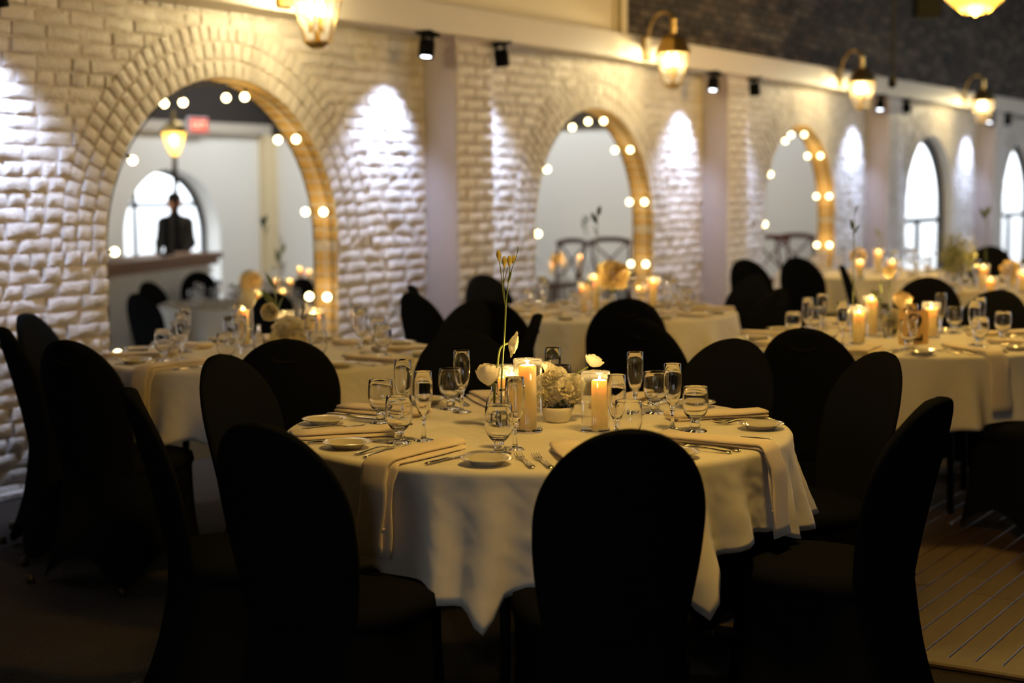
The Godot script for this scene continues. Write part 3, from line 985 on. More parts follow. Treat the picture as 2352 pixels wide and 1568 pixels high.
func make_chair() -> Node3D:
	# faces -z; origin on the floor below the seat
	var t := thing("banquet_chair", "black spandex-covered banquet chair", "chair")
	var st := ns(true)
	var rr := []
	var n := 24
	for i in 27:
		var v := float(i) / 26
		var y := 0.40 + 0.53 * (1.0 - pow(1.0 - v, 1.9))
		var hw := 0.0
		if y < 0.70: hw = 0.165 + 0.040 * sin((y - 0.40) / 0.30 * PI / 2)
		else: hw = 0.205 * sqrt(maxf(0.0, 1 - pow((y - 0.70) / 0.2301, 2.1)))
		hw = maxf(hw, 0.012)
		var zc := 0.19 + 0.12 * pow((y - 0.40) / 0.52, 1.3)
		var th := 0.024 * clampf(hw / 0.06, 0.35, 1.0)
		var ring := []
		for k in n:
			var a := TAU * k / n
			var c := cos(a)
			var s := sin(a)
			var x := signf(c) * pow(absf(c), 0.75) * hw
			var bow := -0.035 * pow(x / 0.2, 2)
			ring.append(Vector3(x, y, zc + bow + signf(s) * pow(absf(s), 0.75) * th))
		rr.append(ring)
	rings(st, rr)
	part("backrest", done(st), M.black_spandex, t)
	# handhold pressed into the top of the back
	var hs := ns(true)
	var hr := []
	for i in 3:
		var f: float = [1.0, 0.7, 0.0][i]
		var ring := []
		for k in 16:
			var a := -TAU * k / 16
			ring.append(Vector3(cos(a) * 0.055 * maxf(f, 0.02), 0.855 + sin(a) * 0.016 * maxf(f, 0.02), 0.314 + [0.002, -0.001, -0.003][i]))
		hr.append(ring)
	rings(hs, hr, true, false, false)
	part("handhold", done(hs), M.handhold, t)
	st = ns(true)
	rings(st, [super_ring(0.200, 0.215, 0.40, -0.005, 28), super_ring(0.212, 0.225, 0.43, -0.01, 28), super_ring(0.205, 0.22, 0.458, -0.01, 28), super_ring(0.17, 0.185, 0.472, -0.01, 28), super_ring(0.09, 0.1, 0.478, -0.01, 28)])
	part("seat", done(st), M.black_spandex, t)
	# stretched skirt, arched between the four feet
	st = ns(true)
	rr = []
	n = 48
	for i in 11:
		var v := float(i) / 10
		var ring := []
		for k in n:
			var a := TAU * k / n
			var c := cos(a)
			var s := sin(a)
			var topv := Vector3(signf(c) * pow(absf(c), 0.6) * 0.203, 0.42, -0.005 + signf(s) * pow(absf(s), 0.6) * 0.218)
			var corner := absf(sin(2 * a))
			var bx := signf(c) * pow(absf(c), 0.5) * 0.235
			var bz := signf(s) * pow(absf(s), 0.5) * (0.25 if s < 0 else 0.31)
			var hem := 0.012 + 0.11 * pow(1 - corner, 0.8)
			var pinch := 1.0 - 0.14 * (1 - corner)
			var bot := Vector3(bx * pinch, hem, bz * pinch)
			var p := bot.lerp(topv, v)
			var w := 1.0 - 0.10 * sin(v * PI) * (0.5 + 0.5 * (1 - corner))
			p.x *= w
			p.z *= w
			ring.append(p)
		rr.append(ring)
	rings(st, rr, true, false, false)
	part("skirt", done(st), M.black_spandex, t)
	for sx in [-1.0, 1.0]:
		for sz in [[-0.245], [0.30]]:
			part("foot", lathe_mesh([Vector2(0, 0), Vector2(0.016, 0), Vector2(0.014, 0.03), Vector2(0, 0.035)], 8), M.chair_foot, t, Vector3(sx * 0.225, 0, sz[0]))
	return t

var chair0: Node3D

func chair(at: Vector3, face: Vector3, label: String, group: String, jitter := 0.0) -> Node3D:
	var d := face - at
	var turn := atan2(-d.x, -d.z) + jitter
	var c: Node3D
	if chair0 == null:
		chair0 = make_chair()
		c = chair0
		c.position = at
		c.rotation.y = turn
		tag(c, label, "chair", group)
	else:
		c = copy_of(chair0, "banquet_chair", label, group, at, turn)
	return c

func chair_by_top(px: float, py: float, floor_y: float, centre: Vector3, label: String, group: String, least := 0.95, jitter := 0.0) -> Node3D:
	# the pixel is the top of the backrest; the backrest leans 0.3 m behind the seat
	var top := on(px, py, floor_y + 0.92)
	var c := Vector3(centre.x, floor_y, centre.z)
	var away := Vector3(top.x, floor_y, top.z) - c
	var r := away.length()
	away = away.normalized()
	var at := c + away * maxf(r - 0.28, least)
	return chair(at, c, label, group, jitter)

func hem_of(a: float, key: Array, fallback: float) -> float:
	# key: [degrees, height] pairs in order round the circle
	if key.is_empty(): return fallback
	var d := fposmod(rad_to_deg(a), 360.0)
	for i in key.size():
		var p: Array = key[i]
		var q: Array = key[(i + 1) % key.size()]
		var d0: float = p[0]
		var d1: float = q[0] + (360.0 if i == key.size() - 1 else 0.0)
		var dd := d + (360.0 if i == key.size() - 1 and d < d0 else 0.0)
		if dd >= d0 and dd <= d1:
			var f := (dd - d0) / maxf(d1 - d0, 0.001)
			f = f * f * (3 - 2 * f)
			return lerpf(p[1], q[1], f)
	return fallback

func cloth_mesh(sd: int, key: Array, flats: Array, given: Array) -> ArrayMesh:
	var r := RandomNumberGenerator.new()
	r.seed = sd
	var nz := FastNoiseLite.new()
	nz.seed = sd
	nz.frequency = 1.6
	var st := ns(true)
	var n := 240
	var ph := [r.randf() * TAU, r.randf() * TAU, r.randf() * TAU]
	# ridges of the falling cloth: [degrees, how far out, width]
	var ridge := given.duplicate()
	var d0 := 0.0
	while d0 < 352.0:
		var free := true
		for g in given:
			if absf(wrapf(d0 - g[0], -180, 180)) < 12.0: free = false
		if free: ridge.append([d0, r.randf_range(0.03, 0.10), r.randf_range(4.0, 6.5)])
		d0 += r.randf_range(13.0, 24.0)
	var rr := []
	for rad in [0.02, 0.2, 0.4, 0.56, 0.68, 0.735]:
		var ring := []
		for k in n:
			var a := TAU * k / n
			var p := Vector3(cos(a) * rad, 0, sin(a) * rad)
			var crease := 0.0012 * (1.0 - absf(sin((p.x * 4.1 + 0.4) * PI))) + 0.0012 * (1.0 - absf(sin((p.z * 4.1 + 0.2) * PI)))
			p.y = TH - 0.001 + crease * 0.6
			ring.append(p)
		rr.append(ring)
	for i in 4:
		var e := float(i + 1) / 4 * PI / 2
		var ring := []
		for k in n:
			var a := TAU * k / n
			var rad := 0.735 + 0.017 * sin(e)
			ring.append(Vector3(cos(a) * rad, TH - 0.001 - 0.017 * (1 - cos(e)), sin(a) * rad))
		rr.append(ring)
	var rows := 14
	for i in rows:
		var v := float(i + 1) / rows
		var ring := []
		for k in n:
			var a := TAU * k / n
			var hem := hem_of(a, key, 0.46 + 0.03 * sin(2 * a + ph[0]) + 0.025 * sin(5 * a + ph[1]) + 0.02 * sin(9 * a + ph[2]))
			var fold := 0.0
			for g in ridge:
				var da := wrapf(rad_to_deg(a) - g[0] - 2.0 * v * sin(g[0]), -180, 180)
				if absf(da) < g[2] * 3.0: fold += g[1] * exp(-pow(da / g[2], 2))
			var drop := clampf((0.50 - hem) / 0.13, 0.0, 1.0)
			for fa in flats:
				var df := absf(wrapf(rad_to_deg(a) - fa, -180, 180))
				if df < 9.0: fold *= clampf((df - 4.0) / 5.0, 0.0, 1.0)
			var out := 0.752 + v * 0.008 + pow(v, 1.15) * (fold + 0.02 * drop) + 0.004 * nz.get_noise_2d(a * 40, v * 10)
			var y: float = lerpf(TH - 0.018, hem, v)
			ring.append(Vector3(cos(a) * out, y, sin(a) * out))
		rr.append(ring)
	# a turned hem
	var last: Array = rr[rr.size() - 1]
	var inner := []
	for p in last: inner.append(Vector3(p.x * 0.997, p.y + 0.001, p.z * 0.997))
	rr.append(inner)
	# rings run from the middle outwards: turn them over so that the cloth faces up and out
	var flip := []
	for ring in rr:
		var b: Array = ring.duplicate()
		b.reverse()
		flip.append(b)
	rings(st, flip, true, true, false)
	return done(st)

var tables := {}

func table(key: String, c: Vector3, floor_y: float, desc: String, sd: int, hem: Array, flats := [], ridge := []) -> void:
	var base := Vector3(c.x, floor_y, c.z)
	tables[key] = {"at": base, "desc": desc, "floor": floor_y}
	var t := thing("folding_table", "round folding table hidden under the cloth of the " + desc, "table", base, sd * 0.37, "round folding tables")
	part("tabletop", lathe_mesh([Vector2(0, 0.722), Vector2(0.728, 0.722), Vector2(0.732, 0.73), Vector2(0.732, 0.75), Vector2(0.728, 0.7545), Vector2(0, 0.7545)], 64), M.table_wood, t)
	for k in 4:
		var a := TAU * (k + 0.5) / 4
		part("leg", tube_mesh([Vector3(cos(a) * 0.42, 0, sin(a) * 0.42), Vector3(cos(a) * 0.40, 0.722, sin(a) * 0.40)], [0.015], 8), M.iron, t)
	var cl := part("tablecloth", cloth_mesh(sd, hem, flats, ridge), M.linen, self, base)
	tag(cl, "white linen cloth draped over the " + desc, "tablecloth", "white tablecloths")

# ------------------------------------------------------------------ tableware
func goblet_mesh() -> ArrayMesh:
	return lathe_mesh([Vector2(0, 0), Vector2(0.034, 0), Vector2(0.0345, 0.002), Vector2(0.03, 0.004), Vector2(0.016, 0.009), Vector2(0.0115, 0.013), Vector2(0.0165, 0.018), Vector2(0.0115, 0.023), Vector2(0.0145, 0.028),
		Vector2(0.014, 0.033), Vector2(0.024, 0.042), Vector2(0.033, 0.055), Vector2(0.0375, 0.072), Vector2(0.0385, 0.088), Vector2(0.0375, 0.108), Vector2(0.0355, 0.131), Vector2(0.0350, 0.1325), Vector2(0.0340, 0.131),
		Vector2(0.0358, 0.108), Vector2(0.0368, 0.088), Vector2(0.0357, 0.073), Vector2(0.031, 0.057), Vector2(0.021, 0.045), Vector2(0.008, 0.0395), Vector2(0, 0.039)], 28)

func flute_mesh() -> ArrayMesh:
	return lathe_mesh([Vector2(0, 0), Vector2(0.029, 0), Vector2(0.0295, 0.0018), Vector2(0.024, 0.0035), Vector2(0.009, 0.008), Vector2(0.0062, 0.015), Vector2(0.0048, 0.035), Vector2(0.0045, 0.055), Vector2(0.0085, 0.060), Vector2(0.006, 0.064),
		Vector2(0.010, 0.072), Vector2(0.018, 0.088), Vector2(0.0245, 0.112), Vector2(0.027, 0.135), Vector2(0.0268, 0.16), Vector2(0.0255, 0.197), Vector2(0.0250, 0.198), Vector2(0.0243, 0.197),
		Vector2(0.0256, 0.16), Vector2(0.0257, 0.135), Vector2(0.0232, 0.113), Vector2(0.0166, 0.09), Vector2(0.008, 0.076), Vector2(0, 0.073)], 24)

func hurricane_mesh(r: float, h: float) -> ArrayMesh:
	return lathe_mesh([Vector2(0, 0), Vector2(r - 0.003, 0), Vector2(r, 0.003), Vector2(r, h - 0.001), Vector2(r - 0.001, h), Vector2(r - 0.0025, h - 0.001), Vector2(r - 0.0025, 0.008), Vector2(0, 0.008)], 32)

func plate_mesh() -> ArrayMesh:
	return lathe_mesh([Vector2(0, 0.002), Vector2(0.036, 0.002), Vector2(0.038, 0), Vector2(0.041, 0.001), Vector2(0.047, 0.008), Vector2(0.056, 0.0135), Vector2(0.0685, 0.0165), Vector2(0.0690, 0.0178), Vector2(0.0680, 0.0188), Vector2(0.054, 0.0162), Vector2(0.046, 0.0115), Vector2(0.041, 0.0065), Vector2(0.036, 0.0052), Vector2(0, 0.0048)], 40)

func bar_of(st: SurfaceTool, prof: Array) -> void:
	# prof: [z, y, half width, half thickness]; a flat bar along z
	var rr := []
	for p in prof:
		var ring := []
		for k in 10:
			var a := -TAU * k / 10
			ring.append(Vector3(cos(a) * p[2], p[1] + sin(a) * p[3], p[0]))
		rr.append(ring)
	rings(st, rr)

func make_fork() -> Node3D:
	# lies along -z (tines towards the middle of the table)
	var t := thing("fork", "steel dinner fork", "fork")
	var st := ns(true)
	bar_of(st, [[0.095, 0.004, 0.004, 0.001], [0.09, 0.0045, 0.0095, 0.0022], [0.07, 0.006, 0.0085, 0.0024], [0.045, 0.008, 0.0058, 0.0022], [0.01, 0.0105, 0.0035, 0.002], [-0.02, 0.0095, 0.0033, 0.002], [-0.035, 0.0065, 0.006, 0.0016], [-0.045, 0.005, 0.011, 0.0013], [-0.056, 0.0045, 0.0122, 0.0011]])
	part("handle", done(st), M.steel, t)
	for i in 4:
		var x := -0.0102 + i * 0.0068
		st = ns(true)
		var rr := []
		for p in [[-0.053, 0.0045, 0.0019], [-0.075, 0.0055, 0.0017], [-0.092, 0.009, 0.0012], [-0.099, 0.0115, 0.0005]]:
			var ring := []
			for k in 6:
				var a := -TAU * k / 6
				ring.append(Vector3(x + cos(a) * p[2], p[1] + sin(a) * p[2] * 0.7, p[0]))
			rr.append(ring)
		rings(st, rr)
		part("tine", done(st), M.steel, t)
	return t

func make_knife() -> Node3D:
	var t := thing("knife", "steel table knife", "knife")
	var st := ns(true)
	bar_of(st, [[0.10, 0.004, 0.004, 0.001], [0.096, 0.005, 0.0075, 0.003], [0.06, 0.0055, 0.0075, 0.0035], [0.02, 0.005, 0.006, 0.003], [0.005, 0.005, 0.0065, 0.0035]])
	part("handle", done(st), M.steel, t)
	st = ns(true)
	bar_of(st, [[0.006, 0.004, 0.006, 0.0012], [-0.03, 0.003, 0.0085, 0.0009], [-0.08, 0.003, 0.0085, 0.0008], [-0.105, 0.003, 0.0055, 0.0007], [-0.112, 0.003, 0.001, 0.0005]])
	part("blade", done(st), M.steel, t)
	return t

func napkin_fold(w0: float, w1: float, thick: float, lift: float, inner: float, outer_drop: float, sd: int) -> ArrayMesh:
	# a folded strip that runs from radius inner out over the table edge and hangs down; across = x, outwards = +z, z = 0 at the table's middle
	var r := RandomNumberGenerator.new()
	r.seed = sd
	var path := []
	var n1 := 7
	for i in n1:
		path.append([lerpf(inner, 0.735, float(i) / (n1 - 1)), lift, 0.0])
	if outer_drop > 0.0:
		for i in range(1, 6):
			var e := float(i) / 5 * PI / 2
			path.append([0.735 + sin(e) * (0.024 + lift), lift * cos(e) - 0.02 * (1 - cos(e)), e])
		var z0: float = 0.759 + lift
		for i in range(1, 9):
			var v := float(i) / 8
			path.append([z0 + 0.010 + 0.022 * v, -0.02 - outer_drop * v, PI / 2 - 0.1])
	var rr := []
	for i in path.size():
		var p: Array = path[i]
		var nrm := Vector3(0, cos(p[2]), sin(p[2]))
		var ring := []
		var wob := 0.004 * sin(i * 0.9 + sd)
		var puff := 1.0 + (0.9 if i == 0 else 0.0)
		for k in 12:
			var a := -TAU * k / 12
			var x := (w0 + w1) / 2 + signf(cos(a)) * pow(absf(cos(a)), 0.45) * (w1 - w0) / 2 + wob
			var th := signf(sin(a)) * pow(absf(sin(a)), 0.7) * thick / 2 * puff
			ring.append(Vector3(x, TH + p[1] + thick / 2, p[0]) + nrm * th)
		rr.append(ring)
	var st := ns(true)
	var flip := []
	for g in rr:
		var b: Array = g.duplicate()
		b.reverse()
		flip.append(b)
	rings(st, flip)
	return done(st)

func make_napkin(inner: float, drop: float) -> Node3D:
	var t := thing("napkin", "folded cream napkin", "napkin")
	part("top_fold", napkin_fold(-0.05, 0.038, 0.011, 0.0105, inner, drop, 2), M.napkin_linen, t)
	part("under_fold", napkin_fold(-0.044, 0.056, 0.009, 0.0008, inner + 0.015, drop * 1.03, 5), M.napkin_linen, t)
	if drop > 0.05:
		part("hem_seam", bevel_mesh(Vector3(-0.049, TH - 0.02 - drop * 0.66, 0.785), Vector3(0.037, TH - 0.02 - drop * 0.64, 0.7965), 0.001), M.napkin_linen, t)
	return t

var proto := {}

func put(kind: String, label: String, category: String, group: String, at: Vector3, turn := 0.0) -> Node3D:
	# single-mesh tableware, sharing one mesh per kind
	var o := part(kind, proto[kind][0], proto[kind][1], self, at)
	o.rotation.y = turn
	tag(o, label, category, group)
	return o

func put_made(kind: String, label: String, group: String, at: Vector3, turn: float) -> Node3D:
	var p: Node3D = proto[kind]
	if not p.has_meta("used"):
		p.set_meta("used", true)
		p.position = at
		p.rotation.y = turn
		p.set_meta("label", label)
		p.set_meta("group", group)
		return p
	return copy_of(p, kind, label, group, at, turn)

func setting(key: String, deg: float, what: String, jit: float) -> void:
	# what: letters of the pieces that are laid: p plate, f forks, n napkin that hangs, m napkin that lies, k knife, g goblet, u flute
	var T: Dictionary = tables[key]
	var a := deg_to_rad(deg)
	var out := Vector3(cos(a), 0, sin(a))
	var right := Vector3(sin(a), 0, -cos(a))   # right hand of someone who sits there and looks at the middle
	var turn := atan2(out.x, out.z)
	var c: Vector3 = T.at
	var d: String = T.desc
	var j := func() -> float: return rng.randf_range(-jit, jit)
	var at := func(r: float, s: float) -> Vector3: return c + out * (r + j.call()) + right * (s + j.call()) + Vector3(0, TH, 0)
	var q := rng.randf_range(-0.12, 0.12)
	if "p" in what: put("bread_plate", "small rimmed bread plate on the " + d, "plate", "bread plates on the " + d, at.call(0.60, -0.255), q)
	if "f" in what:
		put_made("fork", "steel dinner fork on the " + d, "forks on the " + d, at.call(0.60, -0.14), turn + q * 0.5)
		put_made("fork", "steel dinner fork on the " + d, "forks on the " + d, at.call(0.61, -0.095), turn + q * 0.6)
	if "k" in what: put_made("knife", "steel table knife on the " + d, "knives on the " + d, at.call(0.605, 0.105), turn + q * 0.5)
	if "g" in what: put("water_goblet", "stemmed water goblet on the " + d, "goblet", "water goblets on the " + d, at.call(0.45, 0.165))
	if "u" in what: put("champagne_flute", "champagne flute on the " + d, "flute", "champagne flutes on the " + d, at.call(0.375, 0.155))
	if "n" in what: put_made("napkin", "folded cream napkin hanging over the edge of the " + d, "hanging napkins on the " + d, c + right * 0.0, turn)
	if "m" in what: put_made("table_napkin", "folded cream napkin lying on the " + d, "napkins lying on the " + d, c, turn)

func candle(key: String, at: Vector3, r: float, h: float, glass_r: float, glass_h: float, off: Vector3, own := "", lit := 0.10) -> void:
	var d: String = tables[key].desc
	var hgl := thing("hurricane_glass", ("clear glass cylinder round the " + own) if own else "clear glass candle cylinder on the " + d, "candle holder", at, 0, "candle cylinders on the " + d)
	part("cylinder", lathe_mesh([Vector2(glass_r, 0.006), Vector2(glass_r, glass_h - 0.001), Vector2(glass_r - 0.0022, glass_h - 0.001), Vector2(glass_r - 0.0022, 0.008)], 36), M.clear_pane, hgl)
	var lip := []
	for k in 37: lip.append(Vector3(cos(TAU * k / 36) * (glass_r - 0.0011), glass_h, sin(TAU * k / 36) * (glass_r - 0.0011)))
	part("rim", tube_mesh(lip, [0.0016], 6), M.glass, hgl)
	part("base", lathe_mesh([Vector2(0, 0), Vector2(glass_r - 0.002, 0), Vector2(glass_r + 0.0002, 0.003), Vector2(glass_r + 0.0002, 0.0065), Vector2(glass_r - 0.003, 0.0085), Vector2(0, 0.0085)], 36), M.glass, hgl)
	var t := thing("pillar_candle", ("lit " + own) if own else "lit pillar candle on the " + d, "candle", at + off + Vector3(0, 0.009, 0), 0, "lit pillar candles on the " + d)
	part("wax", lathe_mesh([Vector2(0, 0), Vector2(r, 0), Vector2(r, h - 0.005), Vector2(r - 0.002, h - 0.001), Vector2(r - 0.004, h), Vector2(r - 0.0055, h - 0.004), Vector2(r - 0.007, h - 0.016), Vector2(r * 0.45, h - 0.021), Vector2(0, h - 0.022)], 24), M.wax, t)
	part("wick", tube_mesh([Vector3(0, h - 0.023, 0), Vector3(0.001, h - 0.008, 0)], [0.0012], 5), M.wick, t)
	var fl := part("flame", lathe_mesh([Vector2(0, 0), Vector2(0.0035, 0.003), Vector2(0.0055, 0.009), Vector2(0.0045, 0.017), Vector2(0.002, 0.025), Vector2(0, 0.031)], 10), M.flame, t, Vector3(0, h - 0.013, 0))
	omni(fl, Vector3(0, 0.012, 0), Color(1.0, 0.82, 0.50), lit, 0.008)

# ------------------------------------------------------------------ flowers
func petal_mesh(w: float, h: float, cup: float, ruff: float, sd: int) -> ArrayMesh:
	# base at the origin, tip along +y, cupped towards +z
	var r := RandomNumberGenerator.new()
	r.seed = sd
	var ph := r.randf() * TAU
	var st := ns(true)
	var g := []
	for j in 5:
		var v := j / 4.0
		var row := []
		for i in 5:
			var u := i / 4.0 * 2 - 1
			var ww := w * sin(clampf(0.18 + v * 0.72, 0, 1) * PI * 0.72)
			var edge := v * v
			row.append(Vector3(u * ww, h * v - 0.12 * h * u * u * v, cup * h * (sin(v * PI * 0.55) - 0.5 * v) + ww * 0.5 * u * u + ruff * edge * sin(u * 6 + ph)))
		g.append(row)
	for j in 4:
		for i in 4:
			quad(st, g[j][i], g[j][i + 1], g[j + 1][i + 1], g[j + 1][i])
	return done(st)

func cup_petal(rad: float, h: float, half: float, open_: float, sd: int) -> ArrayMesh:
	# a petal that wraps round the flower's axis: rad = widest radius, half = half its angle, open_ = how far the lip flares
	var r := RandomNumberGenerator.new()
	r.seed = sd
	var ph := r.randf() * TAU
	var st := ns(true)
	var g := []
	for j in 8:
		var v := j / 7.0
		var row := []
		for i in 9:
			var u := i / 4.0 - 1.0
			var bulge := lerpf(0.22, 1.0, sin(minf(v / 0.62, 1.0) * PI / 2))
			var tuck := 1.0 - 0.16 * smoothstep(0.55, 1.0, v) * (1.0 - open_)
			var lip := open_ * 0.55 * pow(smoothstep(0.45, 1.0, v), 1.6)
			var rr := rad * (bulge * tuck + lip) * (1.0 + 0.035 * v * sin(5 * u + ph)) + 0.05 * rad * u * u * v
			var wide := half * sin(clampf(0.25 + v * 0.62, 0, 1) * PI * 0.62 + 0.05)
			var a := u * wide
			var y := h * v * (1.0 - 0.16 * pow(absf(u), 2.2) * v) - open_ * h * 0.16 * pow(v, 4) + 0.03 * h * v * sin(4 * u + ph * 2)
			row.append(Vector3(sin(a) * rr, y, cos(a) * rr))
		g.append(row)
	for j in 7:
		for i in 8:
			quad(st, g[j][i], g[j][i + 1], g[j + 1][i + 1], g[j + 1][i])
	return done(st)

func rose(called: String, label: String, category: String, at: Vector3, rad: float, m: Material, axis: Vector3, layers: Array) -> Node3D:
	# layers from the heart outwards: [petals, radius, height, half angle, flare]
	var t := thing(called, label, category, at)
	var y := axis.normalized()
	var x := y.cross(Vector3(0.3, 0.1, 1)).normalized()
	t.basis = Basis(x, y, x.cross(y))
	var k := 0
	for L in layers:
		var pm := [cup_petal(L[1] * rad, L[2] * rad, L[3], L[4], k * 3 + 1), cup_petal(L[1] * rad * 1.04, L[2] * rad * 0.96, L[3], L[4], k * 3 + 2)]
		for i in L[0]:
			var o := part("petal", pm[i % 2], m, t)
			o.rotation.y = TAU * i / L[0] + k * 0.9
		k += 1
	return t

const ROSE := [[3, 0.24, 1.85, 1.3, 0.0], [3, 0.42, 1.9, 1.2, 0.03], [4, 0.60, 1.88, 1.0, 0.08], [4, 0.78, 1.78, 0.98, 0.16], [5, 0.92, 1.6, 0.85, 0.36]]
const RANUNCULUS := [[3, 0.22, 1.25, 1.3, 0.0], [4, 0.40, 1.3, 1.1, 0.0], [5, 0.58, 1.32, 0.9, 0.06], [6, 0.76, 1.25, 0.75, 0.2], [7, 0.9, 1.05, 0.65, 0.45]]
const OPEN_BLOOM := [[4, 0.25, 0.8, 1.1, 0.05], [5, 0.45, 0.85, 0.9, 0.25], [6, 0.62, 0.8, 0.8, 0.6], [8, 0.75, 0.65, 0.62, 0.95]]

func carnation(label: String, at: Vector3, rad: float, m: Material, sd: int, group := "", stem := 0.0) -> Node3D:
	var t := thing("carnation", label, "flower", at, 0, group)
	var r := RandomNumberGenerator.new()
	r.seed = sd
	var src := [petal_mesh(rad * 0.34, rad * 0.62, 0.2, rad * 0.10, sd), petal_mesh(rad * 0.30, rad * 0.55, -0.3, rad * 0.13, sd + 1)]
	var st := SurfaceTool.new()
	st.begin(Mesh.PRIMITIVE_TRIANGLES)
	for i in 110:
		var yy := 1 - 1.7 * (i + 0.5) / 110
		var a := i * 2.39996
		var d := Vector3(sqrt(maxf(0, 1 - yy * yy)) * cos(a), yy, sqrt(maxf(0, 1 - yy * yy)) * sin(a))
		d = (d + Vector3(r.randf() - 0.5, r.randf() - 0.5, r.randf() - 0.5) * 0.5).normalized()
		var x := d.cross(Vector3(r.randf() - 0.5, r.randf() - 0.5, r.randf() - 0.5)).normalized()
		st.append_from(src[i % 2], 0, Transform3D(Basis(x, d, x.cross(d)), d * rad * r.randf_range(0.35, 0.5)))
	part("petals", st.commit(), m, t).set_meta("kind", "stuff")
	part("calyx", lathe_mesh([Vector2(0, -rad * 1.05), Vector2(rad * 0.16, -rad * 0.95), Vector2(rad * 0.26, -rad * 0.4), Vector2(0, -rad * 0.2)], 10), M.leaf, t)
	if stem > 0: part("stem", tube_mesh([Vector3(0, -stem, 0), Vector3(0, -rad * 0.9, 0)], [0.003], 6), M.stem, t)
	return t

func leaf_mesh(len_: float, w: float, bend: float) -> ArrayMesh:
	var st := ns(true)
	var L := []
	for i in 7:
		var v := i / 6.0
		var ww := w * sin(PI * pow(v, 0.8)) + 0.0006
		var z := bend * v * v * len_
		L.append([Vector3(-ww, v * len_, z + ww * 0.3), Vector3(0, v * len_, z), Vector3(ww, v * len_, z + ww * 0.3)])
	for i in 6:
		for k in 2:
			quad(st, L[i][k], L[i][k + 1], L[i + 1][k + 1], L[i + 1][k])
	return done(st)

# ------------------------------------------------------------------ centrepieces
func bottle(label: String, at: Vector3, h: float) -> void:
	# small ribbed bud bottle
	var st := ns(true)
	var prof := [[0.0, 0.0], [0.020, 0.0], [0.023, 0.004], [0.023, h * 0.52], [0.020, h * 0.62], [0.011, h * 0.72], [0.0085, h * 0.80], [0.0085, h * 0.93], [0.012, h * 0.97], [0.012, h], [0.0095, h], [0.007, h * 0.93], [0.007, h * 0.8], [0.017, h * 0.62], [0.0205, h * 0.52], [0.0205, 0.008], [0.0, 0.008]]
	var n := 40
	for i in prof.size() - 1:
		for k in n:
			var f := func(p: Array, a: int) -> Vector3:
				var rib: float = 1.0 + (0.05 * cos(a * PI) if p[0] > 0.0215 else 0.0)
				var t := TAU * a / n
				return Vector3(cos(t) * p[0] * rib, p[1], sin(t) * p[0] * rib)
			var A: Vector3 = f.call(prof[i], k)
			var B: Vector3 = f.call(prof[i + 1], k)
			var C: Vector3 = f.call(prof[i + 1], (k + 1) % n)
			var D: Vector3 = f.call(prof[i], (k + 1) % n)
			if B.distance_to(C) > 1e-7: tri(st, A, B, C)
			if A.distance_to(D) > 1e-7: tri(st, A, C, D)
	tag(part("bud_vase", done(st), M.glass, self, at), label, "vase")

func freesia(label: String, base: Vector3, tip: Vector3) -> void:
	var t := thing("freesia_stem", label, "flower", base)
	var v := tip - base
	var side := RGT
	var P := func(f: float, s: float) -> Vector3: return v * f + side * s
	part("stem", tube_mesh(spline([Vector3.ZERO, P.call(0.3, -0.002), P.call(0.5, 0.001), P.call(0.66, 0.002)], 14), [0.0032, 0.0026], 7), M.stem, t)
	var fork: Vector3 = P.call(0.66, 0.002)
	for b in [[-0.016, 0.86, 0.96, -0.022], [-0.009, 0.84, 0.925, -0.006], [0.009, 0.86, 0.93, 0.008]]:
		part("branch", tube_mesh(spline([fork, P.call(0.74, b[0] * 0.45), P.call(b[1], b[0]), P.call(b[2] - 0.04, b[3])], 10), [0.0022, 0.0014], 6), M.stem, t)
		var bd := part("bud", lathe_mesh([Vector2(0, 0), Vector2(0.0028, 0.004), Vector2(0.0072, 0.016), Vector2(0.0078, 0.023), Vector2(0.005, 0.031), Vector2(0.0015, 0.035), Vector2(0, 0.036)], 10), M.bud, t, P.call(b[2] - 0.045, b[3]))
		bd.rotation.z = -b[3] * 6
	var b2 := part("bud", lathe_mesh([Vector2(0, 0), Vector2(0.0025, 0.004), Vector2(0.0062, 0.014), Vector2(0.006, 0.02), Vector2(0.002, 0.028), Vector2(0, 0.029)], 10), M.bud, t, P.call(0.905, 0.016))
	b2.rotation.z = -0.5
	part("sepal", tube_mesh(spline([P.call(0.80, 0.006), P.call(0.88, 0.016), P.call(0.95, 0.028), P.call(1.0, 0.031)], 10), [0.002, 0.004, 0.0035, 0.001], 6), M.leaf, t)
	part("sepal", tube_mesh(spline([P.call(0.80, -0.008), P.call(0.84, -0.002), P.call(0.885, 0.003)], 8), [0.0015, 0.003, 0.001], 6), M.leaf, t)

func lean_stem(t: Node3D, pts: Array, r: float) -> void:
	# pts in world space; the thing may be turned, so bring them into its own axes
	var loc := []
	var inv := t.transform.affine_inverse()
	for p in pts: loc.append(inv * p)
	part("stem", tube_mesh(spline(loc, 16), [r], 7), M.stem, t)

func top(key: String, px: float, py: float) -> Vector3:
	var f: float = tables[key].floor
	return on(px, py, f + TH)

func up_from(base: Vector3, py: float) -> float:
	# height above the cloth of a point over base that shows at pixel row py
	var v := base - CAM
	var k := (784.0 - py) / FPX
	var a := v.dot(CUP) - k * v.dot(FWD)
	var b := CUP.y - k * FWD.y
	return -a / b

